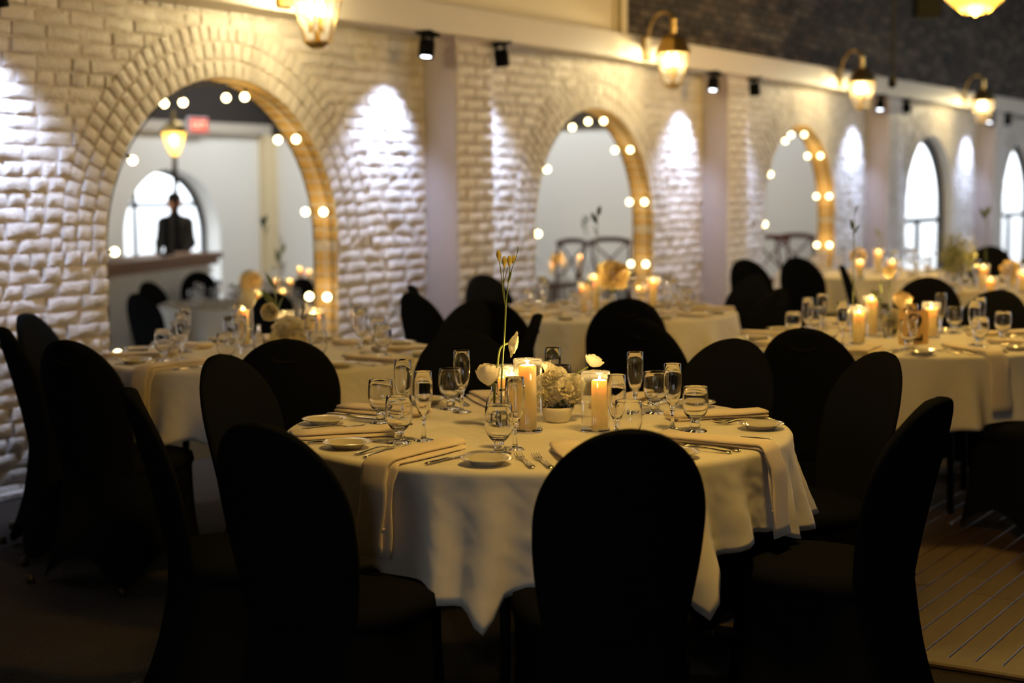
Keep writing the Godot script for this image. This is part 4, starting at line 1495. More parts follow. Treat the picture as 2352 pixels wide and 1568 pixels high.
func dress_main_table() -> void:
	var K := "main"
	var d: String = tables[K].desc
	var c: Vector3 = tables[K].at + Vector3(0, TH, 0)
	var toward := Vector3(FWD.x, 0, FWD.z).normalized()
	var h1 := top(K, 1213, 990)
	candle(K, h1, 0.0262, 0.186, 0.0425, 0.212, RGT * -0.001, "tallest ivory pillar candle beside the bowl of carnations")
	var h2 := top(K, 1368, 990)
	candle(K, h2, 0.0242, 0.142, 0.0425, 0.175, Vector3(RGT.x, 0, RGT.z) * 0.012, "ivory pillar candle under the leaning ranunculus")
	candle(K, top(K, 1176, 962), 0.0225, 0.128, 0.035, 0.162, Vector3.ZERO, "slim ivory pillar candle behind a flute and the budded stem")
	candle(K, top(K, 1164, 935), 0.028, 0.09, 0.041, 0.136, Vector3.ZERO, "shortest pillar candle behind the open cream rose")
	# bowl with ruffled blooms
	var bp := top(K, 1280, 968)
	tag(part("flower_bowl", lathe_mesh([Vector2(0, 0), Vector2(0.03, 0), Vector2(0.034, 0.003), Vector2(0.043, 0.018), Vector2(0.0465, 0.036), Vector2(0.0463, 0.045), Vector2(0.0445, 0.0465), Vector2(0.0435, 0.045), Vector2(0.0435, 0.036), Vector2(0.04, 0.02), Vector2(0.03, 0.008), Vector2(0, 0.007)], 40), M.bowl_ceramic, self, bp), "small matte ivory bowl of ruffled blooms", "bowl")
	var R := Vector3(RGT.x, 0, RGT.z).normalized()
	var blooms := [[-0.030, 0.074, 0.0, 0.036], [0.020, 0.066, 0.022, 0.038], [0.018, 0.098, -0.014, 0.040], [-0.004, 0.128, 0.006, 0.040], [0.048, 0.112, 0.0, 0.036], [-0.04, 0.110, 0.02, 0.034], [0.046, 0.078, -0.006, 0.032]]
	for i in blooms.size():
		var b: Array = blooms[i]
		carnation("ruffled cream carnation heaped in the small ivory bowl", bp + R * b[0] + Vector3(0, b[1], 0) + toward * b[2], b[3], M.petal, 40 + i, "carnations in the ivory bowl")
	var bl := thing("leaf_sprig", "green leaves tucked under the ruffled carnations", "leaves", bp + Vector3(0, 0.03, 0))
	for i in 6:
		var lf := part("leaf", leaf_mesh(0.055, 0.012, 0.3), M.leaf, bl)
		lf.rotation = Vector3(0.7, i * 1.05, 0)
	# ranunculus that leans out of the bowl, and one behind the tall candle
	var r1 := bp + R * 0.105 + Vector3(0, up_from(bp, 842) , 0)
	var t := rose("ranunculus", "cream ranunculus leaning out past the shorter candle", "flower", r1, 0.028, M.petal, (R * 0.35 + Vector3.UP * 0.8 + toward * 0.2), RANUNCULUS)
	lean_stem(t, [bp + Vector3(0.0, 0.05, 0), bp + R * 0.04 + Vector3(0, up_from(bp, 872), 0), r1 - R * 0.01], 0.0028)
	var bb := top(K, 1256, 950)
	var r2 := bb + Vector3(0, up_from(bb, 855), 0)
	t = rose("ranunculus", "cream ranunculus behind the tallest candle", "flower", r2, 0.026, M.petal, (R * 0.5 + Vector3.UP), RANUNCULUS)
	lean_stem(t, [bp + Vector3(0, 0.04, 0), r2], 0.0028)
	# two bud bottles: a rose with a bent ranunculus, and the tall budded stem
	var v1 := top(K, 1135, 978)
	bottle("ribbed glass bud bottle with a cream rose", v1, 0.135)
	var v2 := top(K, 1156, 990)
	bottle("ribbed glass bud bottle with the tall budded stem", v2, 0.125)
	var r3 := v1 + Vector3(0, up_from(v1, 884), 0) - R * 0.013
	t = rose("rose", "open cream rose in a ribbed bud bottle", "flower", r3, 0.035, M.petal, (Vector3.UP + R * -0.15 - toward * 0.15), ROSE)
	lean_stem(t, [v1 + Vector3(0, 0.02, 0), v1 + Vector3(0, 0.12, 0), r3], 0.0026)
	part("calyx", lathe_mesh([Vector2(0, -0.006), Vector2(0.007, -0.003), Vector2(0.014, 0.007), Vector2(0.006, 0.01), Vector2(0, 0.01)], 10), M.leaf, t)
	var hd := v1 + Vector3(0, up_from(v1, 788), 0) + R * 0.045
	t = rose("ranunculus", "cream ranunculus nodding sideways on a bent green stem", "flower", hd, 0.034, M.petal, (R * 1.0 - Vector3.UP * 0.25 + toward * 0.1), OPEN_BLOOM)
	lean_stem(t, [v1 + Vector3(0, 0.02, 0), v1 + Vector3(0, 0.125, 0) + R * 0.004, v1 + R * 0.010 + Vector3(0, up_from(v1, 850), 0), v1 + R * 0.018 + Vector3(0, up_from(v1, 805), 0), v1 + R * 0.032 + Vector3(0, up_from(v1, 792), 0), hd], 0.0033)
	freesia("tall stem with closed green buds rising from the bud bottle", v2 + Vector3(0, 0.012, 0) - R * 0.008, v2 + Vector3(0, up_from(v2, 566), 0) + R * 0.016)

func tuft(called: String, label: String, category: String, at: Vector3, h: float, w: float, n: int, m: Material, sd: int) -> void:
	# a feathery plume of many little sprigs
	var t := thing(called, label, category, at)
	var r := RandomNumberGenerator.new()
	r.seed = sd
	var st := SurfaceTool.new()
	st.begin(Mesh.PRIMITIVE_TRIANGLES)
	var lm := leaf_mesh(0.035, 0.006, 0.4)
	for i in n:
		var d := Vector3(r.randfn(0, 0.33), r.randfn(0, 0.33), r.randfn(0, 0.33))
		var p := Vector3(d.x * w, h * 0.6 + d.y * h * 0.75, d.z * w)
		var up := Vector3(r.randf() - 0.5, r.randf() - 0.2, r.randf() - 0.5).normalized()
		var x := up.cross(Vector3(r.randf() - 0.5, r.randf() - 0.5, r.randf() - 0.5)).normalized()
		st.append_from(lm, 0, Transform3D(Basis(x, up, x.cross(up)), p))
	part("sprigs", st.commit(), m, t).set_meta("kind", "stuff")
	for i in 5:
		part("stem", tube_mesh([Vector3(0.01 * (i - 2), 0, 0), Vector3(w * 0.2 * (i - 2), h * 0.6, 0.02 * i)], [0.003], 5), M.stem, t)

func leafy_stem(label: String, base: Vector3, h: float, leaves: Array, m: Material) -> void:
	# leaves: [height, turn, tilt, length]
	var t := thing("leafy_stem", label, "foliage", base)
	part("stem", tube_mesh(spline([Vector3.ZERO, Vector3(0.004, h * 0.5, 0), Vector3(0, h, 0)], 10), [0.0022], 6), M.stem, t)
	for L in leaves:
		var o := part("leaf", leaf_mesh(L[3], L[3] * 0.16, 0.3), m, t, Vector3(0, L[0] * h, 0))
		o.rotation = Vector3(0, L[1], 0)
		o.rotate_object_local(Vector3.FORWARD, L[2])

func dress_other_tables() -> void:
	var R := Vector3(RGT.x, 0, RGT.z).normalized()
	var T := Vector3(FWD.x, 0, FWD.z).normalized()
	var L := ROSE
	# by the bar arch
	var K := "bar"
	var c: Vector3 = tables[K].at + Vector3(0, TH, 0)
	for q in [[561, 795, 0.02], [655, 800, -0.01], [723, 790, 0.03]]:
		var p := top(K, q[0], q[1])
		candle(K, p, 0.0262, 0.12 + 0.5 * absf(q[2]) + (0.03 if q[0] < 600 else 0.0), 0.044, 0.17, Vector3.ZERO)
	rose("rose", "cream rose turned up beside the bar-arch candles", "flower", c - R * 0.10 + Vector3(0, 0.20, 0), 0.042, M.petal, Vector3.UP - R * 0.4, L)
	rose("rose", "cream rose hanging lower beside the bar-arch candles", "flower", c - R * 0.035 + Vector3(0, 0.17, 0), 0.038, M.petal, Vector3.UP * 0.4 + R * 0.5 - T, L)
	bottle("bud bottle of roses on the round table by the bar arch", c - R * 0.07, 0.13)
	carnation("large cream carnation low among the bar-arch candles", c + R * 0.06 + Vector3(0, 0.075, 0) + T * 0.06, 0.085, M.petal, 77, "", 0.075)
	leafy_stem("green budding sprig standing over the round table by the bar arch", c + R * 0.0 + T * 0.05, 0.28, [[0.6, 0.5, 0.5, 0.09], [0.7, 2.5, 0.6, 0.1], [0.85, 4.0, 0.5, 0.09], [0.95, 1.0, 0.4, 0.08], [1.0, 3.2, 0.5, 0.08]], M.leaf)
	# peach flower table
	K = "peach"
	c = tables[K].at + Vector3(0, TH, 0)
	for q in [[1343, 718, 0.14], [1367, 712, 0.18], [1468, 716, 0.13], [1500, 706, 0.15], [1357, 708, 0.12]]:
		candle(K, top(K, q[0], q[1]), 0.026, q[2], 0.042, q[2] + 0.035, Vector3.ZERO)
	carnation("large peach bloom among candles before the second archway", c + R * 0.03 + Vector3(0, 0.20, 0), 0.095, M.petal_peach, 90, "", 0.20)
	bottle("bud bottle under the large peach bloom", c + R * 0.03, 0.13)
	leafy_stem("thin green sprig rising above the peach bloom", c - R * 0.06, 0.55, [[0.7, 0.5, 0.6, 0.07], [0.8, 3.5, 0.6, 0.07], [0.92, 2.0, 0.5, 0.08], [1.0, 5.0, 0.4, 0.07], [1.0, 1.0, 0.4, 0.07]], M.leaf_dark)
	# number 2 table
	K = "two"
	c = tables[K].at + Vector3(0, TH, 0)
	for q in [[1972, 790, 0.135, 0.175], [2001, 772, 0.165, 0.195], [2138, 775, 0.13, 0.165]]:
		candle(K, top(K, q[0], q[1]), 0.0262, q[2], 0.043, q[3], Vector3.ZERO)
	var cp := top(K, 2098, 790)
	var card := thing("table_number_card", "cream table card with a black script 2", "card", cp, atan2(-FWD.x, -FWD.z) + 0.12)
	part("card_sheet", bevel_mesh(Vector3(-0.07, 0.0, -0.0012), Vector3(0.07, 0.152, 0.0012), 0.0005), M.card, card)
	var tm := TextMesh.new()
	tm.text = "2"
	var fnt := SystemFont.new()
	fnt.font_names = PackedStringArray(["Droid Serif"])
	fnt.font_italic = true
	tm.font = fnt
	tm.font_size = 96
	tm.pixel_size = 0.0018
	tm.depth = 0.0015
	part("numeral", tm, M.ink, card, Vector3(0.006, 0.074, 0.0021))
	part("card_foot", bevel_mesh(Vector3(-0.02, 0.0, -0.025), Vector3(0.02, 0.006, 0.025), 0.001), M.card, card)
	var f1 := top(K, 2040, 775)
	var hd := f1 + Vector3(0, up_from(f1, 640), 0)
	var t := rose("ranunculus", "cream ranunculus upright on a long stem behind the number card", "flower", hd, 0.032, M.petal_peach, Vector3.UP, L)
	lean_stem(t, [f1 + Vector3(0, 0.02, 0), hd], 0.003)
	bottle("bud bottle holding the upright ranunculus", f1, 0.13)
	var f2 := top(K, 2070, 772)
	rose("rose", "full cream rose above the number card", "flower", f2 + Vector3(0, up_from(f2, 710), 0), 0.045, M.petal_peach, Vector3.UP - T * 0.3, L)
	carnation("cream carnation low behind the number card", f2 - R * 0.03 + Vector3(0, 0.07, 0), 0.06, M.petal, 97, "", 0.07)
	leafy_stem("slim eucalyptus sprig standing left of the number card", top(K, 1958, 775), 0.56, [[0.84, 0.0, -0.9, 0.075], [0.88, 0.2, 1.0, 0.07], [0.84, 0.0, -1.3, 0.06], [1.0, 0.3, -0.3, 0.07], [1.0, 0.5, 0.4, 0.07], [0.9, 1.4, 0.5, 0.06]], M.leaf_dark)
	leafy_stem("short green sprig beside the upright ranunculus", top(K, 2022, 772), 0.22, [[0.6, 0.5, 0.5, 0.07], [0.75, 2.5, 0.6, 0.07], [0.9, 4.0, 0.5, 0.07], [1.0, 1.0, 0.4, 0.06]], M.leaf)
	# plume table
	K = "plume"
	c = tables[K].at + Vector3(0, TH, 0)
	for q in [[2258, 668, 0.15], [2275, 682, 0.10], [2349, 672, 0.12], [2330, 660, 0.14]]:
		candle(K, top(K, q[0], q[1]), 0.026, q[2], 0.042, q[2] + 0.03, Vector3.ZERO)
	var pp := top(K, 2195, 668)
	bottle("bottle holding the pale green plume", pp, 0.13)
	tuft("grass_plume", "pale green feathery plume in a bottle", "foliage", pp + Vector3(0, 0.06, 0), 0.26, 0.16, 900, M.plume, 61)
	leafy_stem("dark sprig rising above the pale green plume", top(K, 2262, 655), 0.5, [[0.8, 0.5, 0.6, 0.09], [0.9, 3.5, 0.6, 0.09], [0.95, 2.0, 0.5, 0.09], [1.0, 5.0, 0.4, 0.08], [1.0, 1.0, 0.4, 0.08]], M.leaf)
	carnation("golden bloom among the plume table candles", c + Vector3(0, 0.14, 0) - R * 0.03, 0.07, M.petal_peach, 66, "", 0.14)
	# table behind the number 2 table
	K = "behind"
	c = tables[K].at + Vector3(0, TH, 0)
	for q in [[1974, 640, 0.12], [2017, 628, 0.17], [2049, 640, 0.12]]:
		candle(K, top(K, q[0], q[1]), 0.028, q[2], 0.045, q[2] + 0.03, Vector3.ZERO)
	carnation("cream bloom among the candles behind the number 2 table", c + Vector3(0, 0.13, 0) - R * 0.08, 0.07, M.petal_peach, 67, "", 0.13)
	leafy_stem("small sprig behind the number 2 table", c + R * 0.1, 0.3, [[0.8, 0.5, 0.6, 0.08], [0.9, 3.5, 0.6, 0.08], [1.0, 2.0, 0.5, 0.08]], M.leaf)
	# tables of the sunken room
	K = "sunk_a"
	c = tables[K].at + Vector3(0, TH, 0)
	for q in [[561, 690, 0.15], [590, 704, 0.11], [637, 688, 0.17], [650, 702, 0.12], [666, 686, 0.16]]:
		candle(K, top(K, q[0], q[1]), 0.028, q[2], 0.045, q[2] + 0.03, Vector3.ZERO)
	carnation("golden bloom among candles on the sunken table by the bar", c + Vector3(0, 0.2, 0) + R * 0.08, 0.10, M.petal_peach, 68, "", 0.2)
	leafy_stem("tall sprig on the sunken table by the bar", c + R * 0.22, 0.72, [[0.85, 0.5, 0.4, 0.11], [0.92, 3.5, 0.4, 0.11], [0.97, 2.0, 0.4, 0.1], [1.0, 5.0, 0.4, 0.1]], M.leaf_dark)
	leafy_stem("fuller green sprig on the sunken table by the bar", c + R * 0.36, 0.55, [[0.5, 0.5, 0.5, 0.13], [0.6, 3.5, 0.5, 0.13], [0.7, 2.0, 0.5, 0.13], [0.8, 5.0, 0.5, 0.13], [0.9, 1.0, 0.5, 0.13], [1.0, 4.0, 0.5, 0.12]], M.leaf)
	K = "sunk_b"
	c = tables[K].at + Vector3(0, TH, 0)
	for q in [[690, 655, 0.17], [712, 650, 0.12]]:
		candle(K, top(K, q[0], q[1]), 0.028, q[2], 0.045, q[2] + 0.03, Vector3.ZERO)
	K = "sunk_c"
	c = tables[K].at + Vector3(0, TH, 0)
	for q in [[1295, 636, 0.16], [1333, 634, 0.22], [1268, 630, 0.12]]:
		candle(K, top(K, q[0], q[1]), 0.03, q[2], 0.046, q[2] + 0.03, Vector3.ZERO)
	carnation("golden bloom on the sunken table beyond the second archway", c + Vector3(0, 0.2, 0) - R * 0.05, 0.08, M.petal_peach, 69, "", 0.2)
	leafy_stem("grey-green sprig on the sunken table beyond the second archway", top(K, 1345, 632), 0.62, [[0.75, 0.5, 0.5, 0.11], [0.82, 3.5, 0.5, 0.11], [0.9, 2.0, 0.5, 0.1], [1.0, 5.0, 0.5, 0.1], [1.0, 1.5, 0.5, 0.1]], M.leaf_dark)

# ------------------------------------------------------------------ side room things
func surface_net(st: SurfaceTool, bones: Array, cell: float, blend: float) -> void:
	# bones: [a, b, ra, rb]; tapered capsules joined with a smooth minimum, meshed on a grid
	var lo := Vector3.ONE * 1e9
	var hi := Vector3.ONE * -1e9
	for b in bones:
		var m: float = maxf(b[2], b[3]) + blend + cell * 2
		for p in [b[0], b[1]]:
			lo = lo.min(p - Vector3.ONE * m)
			hi = hi.max(p + Vector3.ONE * m)
	var n := Vector3i(((hi - lo) / cell).ceil()) + Vector3i.ONE
	var f := PackedFloat32Array()
	f.resize(n.x * n.y * n.z)
	f.fill(1.0)
	var idx := func(x: int, y: int, z: int) -> int: return (z * n.y + y) * n.x + x
	for b in bones:
		var A: Vector3 = b[0]
		var B: Vector3 = b[1]
		var m: float = maxf(b[2], b[3]) + blend + cell * 2
		var p0 := Vector3i(((A.min(B) - Vector3.ONE * m - lo) / cell).floor())
		var p1 := Vector3i(((A.max(B) + Vector3.ONE * m - lo) / cell).ceil())
		var ab := B - A
		var l2 := maxf(ab.length_squared(), 1e-9)
		for z in range(maxi(p0.z, 0), mini(p1.z + 1, n.z)):
			for y in range(maxi(p0.y, 0), mini(p1.y + 1, n.y)):
				for x in range(maxi(p0.x, 0), mini(p1.x + 1, n.x)):
					var p := lo + Vector3(x, y, z) * cell
					var t := clampf((p - A).dot(ab) / l2, 0, 1)
					var d: float = p.distance_to(A + ab * t) - lerpf(b[2], b[3], t)
					var i: int = (z * n.y + y) * n.x + x
					var o := f[i]
					var h := maxf(blend - absf(o - d), 0.0) / blend
					f[i] = minf(o, d) - h * h * blend * 0.25
	var vert := {}
	var corner := [Vector3i(0, 0, 0), Vector3i(1, 0, 0), Vector3i(0, 1, 0), Vector3i(1, 1, 0), Vector3i(0, 0, 1), Vector3i(1, 0, 1), Vector3i(0, 1, 1), Vector3i(1, 1, 1)]
	var edges := [[0, 1], [2, 3], [4, 5], [6, 7], [0, 2], [1, 3], [4, 6], [5, 7], [0, 4], [1, 5], [2, 6], [3, 7]]
	for z in n.z - 1:
		for y in n.y - 1:
			for x in n.x - 1:
				var v := []
				var neg := 0
				for c in corner:
					var w: float = f[((z + c.z) * n.y + y + c.y) * n.x + x + c.x]
					v.append(w)
					if w < 0: neg += 1
				if neg == 0 or neg == 8: continue
				var s := Vector3.ZERO
				var k := 0
				for e in edges:
					var a: float = v[e[0]]
					var b: float = v[e[1]]
					if (a < 0) != (b < 0):
						s += Vector3(corner[e[0]]).lerp(Vector3(corner[e[1]]), a / (a - b))
						k += 1
				vert[Vector3i(x, y, z)] = lo + (Vector3(x, y, z) + s / k) * cell
	for key in vert:
		var q: Vector3i = key
		for ax in 3:
			var e := Vector3i.ZERO
			e[ax] = 1
			var a: float = f[(q.z * n.y + q.y) * n.x + q.x]
			var b: float = f[((q.z + e.z) * n.y + q.y + e.y) * n.x + q.x + e.x]
			if (a < 0) == (b < 0): continue
			var u := Vector3i.ZERO
			u[(ax + 1) % 3] = 1
			var w := Vector3i.ZERO
			w[(ax + 2) % 3] = 1
			if not (vert.has(q - u) and vert.has(q - w) and vert.has(q - u - w)): continue
			if a < 0: quad(st, vert[q - u - w], vert[q - w], vert[q], vert[q - u])
			else: quad(st, vert[q - u], vert[q], vert[q - w], vert[q - u - w])

func make_person(at: Vector3, turn: float) -> void:
	# stands behind the bar, arms lowered, head turned and bent to the bar; faces +z
	var t := thing("person", "person in a dark jacket standing behind the wooden bar", "person", at, turn)
	var V := func(x: float, y: float, z: float) -> Vector3: return Vector3(x, y, z)
	var st := ns(true)
	var body := [[V.call(0, 0.92, 0), V.call(0, 1.12, 0), 0.135, 0.125], [V.call(0, 1.12, 0), V.call(0, 1.36, -0.01), 0.125, 0.135], [V.call(-0.13, 1.38, -0.01), V.call(0.13, 1.38, -0.01), 0.085, 0.085], [V.call(0, 1.40, 0), V.call(0, 1.53, 0.02), 0.06, 0.052],
		[V.call(-0.085, 0.92, 0), V.call(-0.1, 0.48, 0.01), 0.095, 0.06], [V.call(-0.1, 0.48, 0.01), V.call(-0.11, 0.08, -0.02), 0.06, 0.042], [V.call(-0.11, 0.04, -0.03), V.call(-0.12, 0.035, 0.15), 0.04, 0.033],
		[V.call(0.085, 0.92, 0), V.call(0.1, 0.48, 0.01), 0.095, 0.06], [V.call(0.1, 0.48, 0.01), V.call(0.11, 0.08, -0.02), 0.06, 0.042], [V.call(0.11, 0.04, -0.03), V.call(0.12, 0.035, 0.15), 0.04, 0.033]]
	for s in [-1.0, 1.0]:
		body.append([V.call(s * 0.175, 1.38, -0.01), V.call(s * 0.215, 1.12, 0.0), 0.062, 0.05])
		body.append([V.call(s * 0.215, 1.12, 0.0), V.call(s * 0.17, 0.95, 0.2), 0.05, 0.036])
	surface_net(st, body, 0.02, 0.05)
	part("body", done(st), M.jacket, t)
	# head with nose, jaw and ears; hands with five fingers
	st = ns(true)
	var hd := [[V.call(0, 1.66, 0.02), V.call(0, 1.62, 0.03), 0.088, 0.085], [V.call(0, 1.60, 0.05), V.call(0, 1.555, 0.075), 0.06, 0.035], [V.call(0, 1.615, 0.105), V.call(0, 1.588, 0.128), 0.009, 0.013], [V.call(-0.022, 1.553, 0.102), V.call(0.022, 1.553, 0.102), 0.009, 0.009],
		[V.call(-0.03, 1.628, 0.098), V.call(-0.026, 1.628, 0.1), 0.012, 0.012], [V.call(0.03, 1.628, 0.098), V.call(0.026, 1.628, 0.1), 0.012, 0.012],
		[V.call(-0.088, 1.635, 0.01), V.call(-0.09, 1.59, 0.005), 0.012, 0.009], [V.call(0.088, 1.635, 0.01), V.call(0.09, 1.59, 0.005), 0.012, 0.009], [V.call(0, 1.58, 0.0), V.call(0, 1.47, 0.0), 0.055, 0.055]]
	surface_net(st, hd, 0.008, 0.018)
	for s in [-1.0, 1.0]:
		var w: Vector3 = V.call(s * 0.168, 0.945, 0.205)
		var hand := [[w, w + V.call(-s * 0.01, -0.02, 0.06), 0.027, 0.024], [w + V.call(-s * 0.03, -0.02, 0.06), w + V.call(s * 0.02, -0.02, 0.065), 0.015, 0.015]]
		for k in 4:
			var b: Vector3 = w + V.call(-s * 0.035 + s * 0.019 * k, -0.02, 0.07)
			var l: float = [0.042, 0.05, 0.047, 0.036][k]
			hand.append([b, b + V.call(0, -0.008, l), 0.009, 0.008])
			hand.append([b + V.call(0, -0.008, l), b + V.call(0, -0.03, l + 0.022), 0.008, 0.0065])
		hand.append([w + V.call(-s * 0.02, -0.01, 0.015), w + V.call(-s * 0.055, -0.02, 0.045), 0.011, 0.01])
		hand.append([w + V.call(-s * 0.055, -0.02, 0.045), w + V.call(-s * 0.06, -0.03, 0.075), 0.01, 0.007])
		surface_net(st, hand, 0.005, 0.006)
	part("head_and_hands", done(st), M.skin, t)
	st = ns(true)
	surface_net(st, [[V.call(0, 1.685, 0.0), V.call(0, 1.67, 0.03), 0.092, 0.086], [V.call(0, 1.64, -0.03), V.call(0, 1.58, -0.05), 0.08, 0.05], [V.call(-0.03, 1.72, 0.08), V.call(0.04, 1.72, 0.075), 0.03, 0.028]], 0.01, 0.02)
	part("hair", done(st), M.hair, t)

func make_stool(label: String, group: String, at: Vector3, turn: float) -> void:
	var t: Node3D
	if proto.has("stool"):
		copy_of(proto.stool, "bar_stool", label, group, at, turn)
		return
	t = thing("bar_stool", label, "stool", at, turn, group)
	proto.stool = t
	# cross-back stool, back at +z
	for s in [-1.0, 1.0]:
		part("leg", tube_mesh([Vector3(s * 0.2, 0, -0.2), Vector3(s * 0.18, 0.74, -0.17)], [0.016], 8), M.stool_wood, t)
		part("leg", tube_mesh(spline([Vector3(s * 0.2, 0, 0.22), Vector3(s * 0.19, 0.74, 0.17), Vector3(s * 0.215, 1.0, 0.2), Vector3(s * 0.23, 1.20, 0.24)], 10), [0.016], 8), M.stool_wood, t)
	var st := ns(true)
	rings(st, [super_ring(0.2, 0.19, 0.73, 0, 24), super_ring(0.215, 0.205, 0.745, 0, 24), super_ring(0.2, 0.19, 0.765, 0, 24)])
	part("seat", done(st), M.stool_wood, t)
	var rail := spline([Vector3(-0.25, 1.185, 0.225), Vector3(-0.12, 1.215, 0.265), Vector3(0, 1.22, 0.275), Vector3(0.12, 1.215, 0.265), Vector3(0.25, 1.185, 0.225)], 14)
	part("top_rail", tube_mesh(rail, [0.028], 8), M.stool_wood, t)
	part("cross_bar", tube_mesh(spline([Vector3(-0.19, 0.80, 0.185), Vector3(-0.02, 0.98, 0.225), Vector3(0.21, 1.18, 0.24)], 10), [0.011], 8), M.stool_wood, t)
	part("cross_bar", tube_mesh(spline([Vector3(0.19, 0.80, 0.185), Vector3(0.02, 0.98, 0.225), Vector3(-0.21, 1.18, 0.24)], 10), [0.011], 8), M.stool_wood, t)
	part("foot_rail", tube_mesh([Vector3(-0.19, 0.3, -0.19), Vector3(0.19, 0.3, -0.19)], [0.01], 8), M.stool_wood, t)
	part("foot_rail", tube_mesh([Vector3(-0.195, 0.3, -0.19), Vector3(-0.195, 0.3, 0.205)], [0.01], 8), M.stool_wood, t)
	part("foot_rail", tube_mesh([Vector3(0.195, 0.3, -0.19), Vector3(0.195, 0.3, 0.205)], [0.01], 8), M.stool_wood, t)

func build_side_room() -> void:
	# bar
	var bar := thing("bar_counter", "wooden-topped bar with a white brick front in the sunken room", "bar counter", Vector3(0, LOW, 0))
	var x0 := 10.2
	var x1 := 13.6
	var dir := Vector3(2.49, 0, -0.95).normalized()
	var a := Vector3(11.155, 0, -5.85) - dir * 1.2
	var back := Vector3(-dir.z, 0, dir.x) * -1.0
	bar.position = Vector3(a.x, LOW, a.z)
	bar.basis = Basis(dir, Vector3.UP, dir.cross(Vector3.UP))
	part("body", box_mesh(Vector3(0.1, 0, -0.45), Vector3(3.78, 1.0, -0.012)), M.white_brick, bar)
	var S := brick_set("rough_white", 4, 0.205, 0.063, 0.012, false)
	for c in 13:
		for i in 17:
			var o := part("brick", S[(c * 3 + i) % 4], M.white_brick, bar, Vector3(0.11 + i * 0.215 + (0.1 if c % 2 else 0.0), c * 0.0735 + 0.02, -0.013))
	part("corner_post", bevel_mesh(Vector3(0.9, 0, -0.02), Vector3(1.02, 1.0, 0.03), 0.006), M.bar_wood, bar)
	part("bar_top", bevel_mesh(Vector3(0.0, 1.0, -0.52), Vector3(3.88, 1.07, 0.12), 0.012), M.bar_wood, bar)
	part("top_fascia", bevel_mesh(Vector3(0.03, 0.93, 0.0), Vector3(3.85, 1.0, 0.075), 0.008), M.bar_wood, bar)
	var on_bar := func(u: float, w: float) -> Vector3: return bar.transform * Vector3(u, 1.07, w)
	var mo := thing("till_screen", "black till screen standing on the bar", "screen", on_bar.call(3.0, -0.2), 0.9)
	part("stand", bevel_mesh(Vector3(-0.1, 0, -0.08), Vector3(0.1, 0.03, 0.08), 0.005), M.black_housing, mo)
	part("neck", bevel_mesh(Vector3(-0.03, 0.03, -0.02), Vector3(0.03, 0.15, 0.02), 0.004), M.black_housing, mo)
	part("panel", bevel_mesh(Vector3(-0.13, 0.12, -0.02), Vector3(0.13, 0.42, 0.02), 0.006), M.black_housing, mo)
	make_person(Vector3(14.62, LOW, -8.36), 2.0 - PI)
	# lamp post
	var lp := thing("lamp_post", "black lamp post with a glowing lantern behind the bar", "lamp post", Vector3(13.77, LOW, -7.5))
	part("base", lathe_mesh([Vector2(0, 0), Vector2(0.12, 0), Vector2(0.12, 0.04), Vector2(0.06, 0.1), Vector2(0.04, 0.2), Vector2(0, 0.2)], 16), M.iron, lp)
	part("pole", lathe_mesh([Vector2(0, 0.15), Vector2(0.035, 0.15), Vector2(0.03, 2.2), Vector2(0, 2.2)], 12), M.iron, lp)
	var n := 6
	var ring := func(r: float, y: float) -> Array:
		var o := []
		for k in n: o.append(Vector3(cos(TAU * k / n) * r, y, sin(TAU * k / n) * r))
		return o
	var lo: Array = ring.call(0.05, 2.2)
	var hi: Array = ring.call(0.15, 2.48)
	for k in n:
		var g := ns()
		quad(g, lo[k], hi[k], hi[(k + 1) % n], lo[(k + 1) % n])
		part("pane", done(g), M.amber_glass, lp)
		part("glazing_bar", tube_mesh([lo[k], hi[k]], [0.005], 5), M.brass, lp)
	var cap := ns()
	rings(cap, [ring.call(0.16, 2.475), ring.call(0.165, 2.49), ring.call(0.11, 2.57), ring.call(0.03, 2.62), ring.call(0.012, 2.64)])
	part("cap", done(cap), M.brass, lp)
	part("finial", lathe_mesh([Vector2(0, 2.63), Vector2(0.02, 2.65), Vector2(0.012, 2.68), Vector2(0.022, 2.71), Vector2(0, 2.76)], 10), M.brass, lp)
	var b := part("bulb", lathe_mesh([Vector2(0, -0.05), Vector2(0.03, -0.03), Vector2(0.045, 0.0), Vector2(0.03, 0.05), Vector2(0, 0.07)], 12), M.bulb_warm, lp, Vector3(0, 2.38, 0))
	omni(b, Vector3.ZERO, Color(1.0, 0.85, 0.55), 0.9, 0.04)
	# unseen lamps added to brighten the far and end walls of the sunken room
	for i in 7:
		var far := i < 4
		var cl := thing("added_wall_lamp", "added linear lamp under the sunken room ceiling to brighten its walls", "added light", Vector3(3.2 + 4.2 * i, 3.36, -7.6) if far else Vector3(15.9, 3.36, -1.9 - 2.4 * (i - 4)), 0, "added wall lamps of the sunken room")
		cl.rotation = Vector3(-0.85, 0.0 if far else -PI / 2, 0)
		var hl := 1.2 if far else 0.8
		part("housing", bevel_mesh(Vector3(-hl - 0.02, -0.09, 0.0), Vector3(hl + 0.02, 0.09, 0.06), 0.01), M.frame_white, cl)
		part("light_diffuser", box_mesh(Vector3(-hl, -0.07, -0.006), Vector3(hl, 0.07, 0.0)), M.added_lamp_glow, cl)
		var al := AreaLight3D.new()
		al.name = "lamp_light"
		al.area_size = Vector2(hl * 2, 0.14)
		al.light_color = Color(0.97, 0.985, 1.0)
		al.light_energy = ADDED_LAMP * (1.0 if far else 0.8)
		al.shadow_enabled = true
		cl.add_child(al)
		al.position = Vector3(0, 0, -0.02)
	# exit sign on the far beam
	var ex := thing("exit_sign", "lit red EXIT sign on the far beam", "sign", Vector3(15.8, 2.26, -9.03), 0.0)
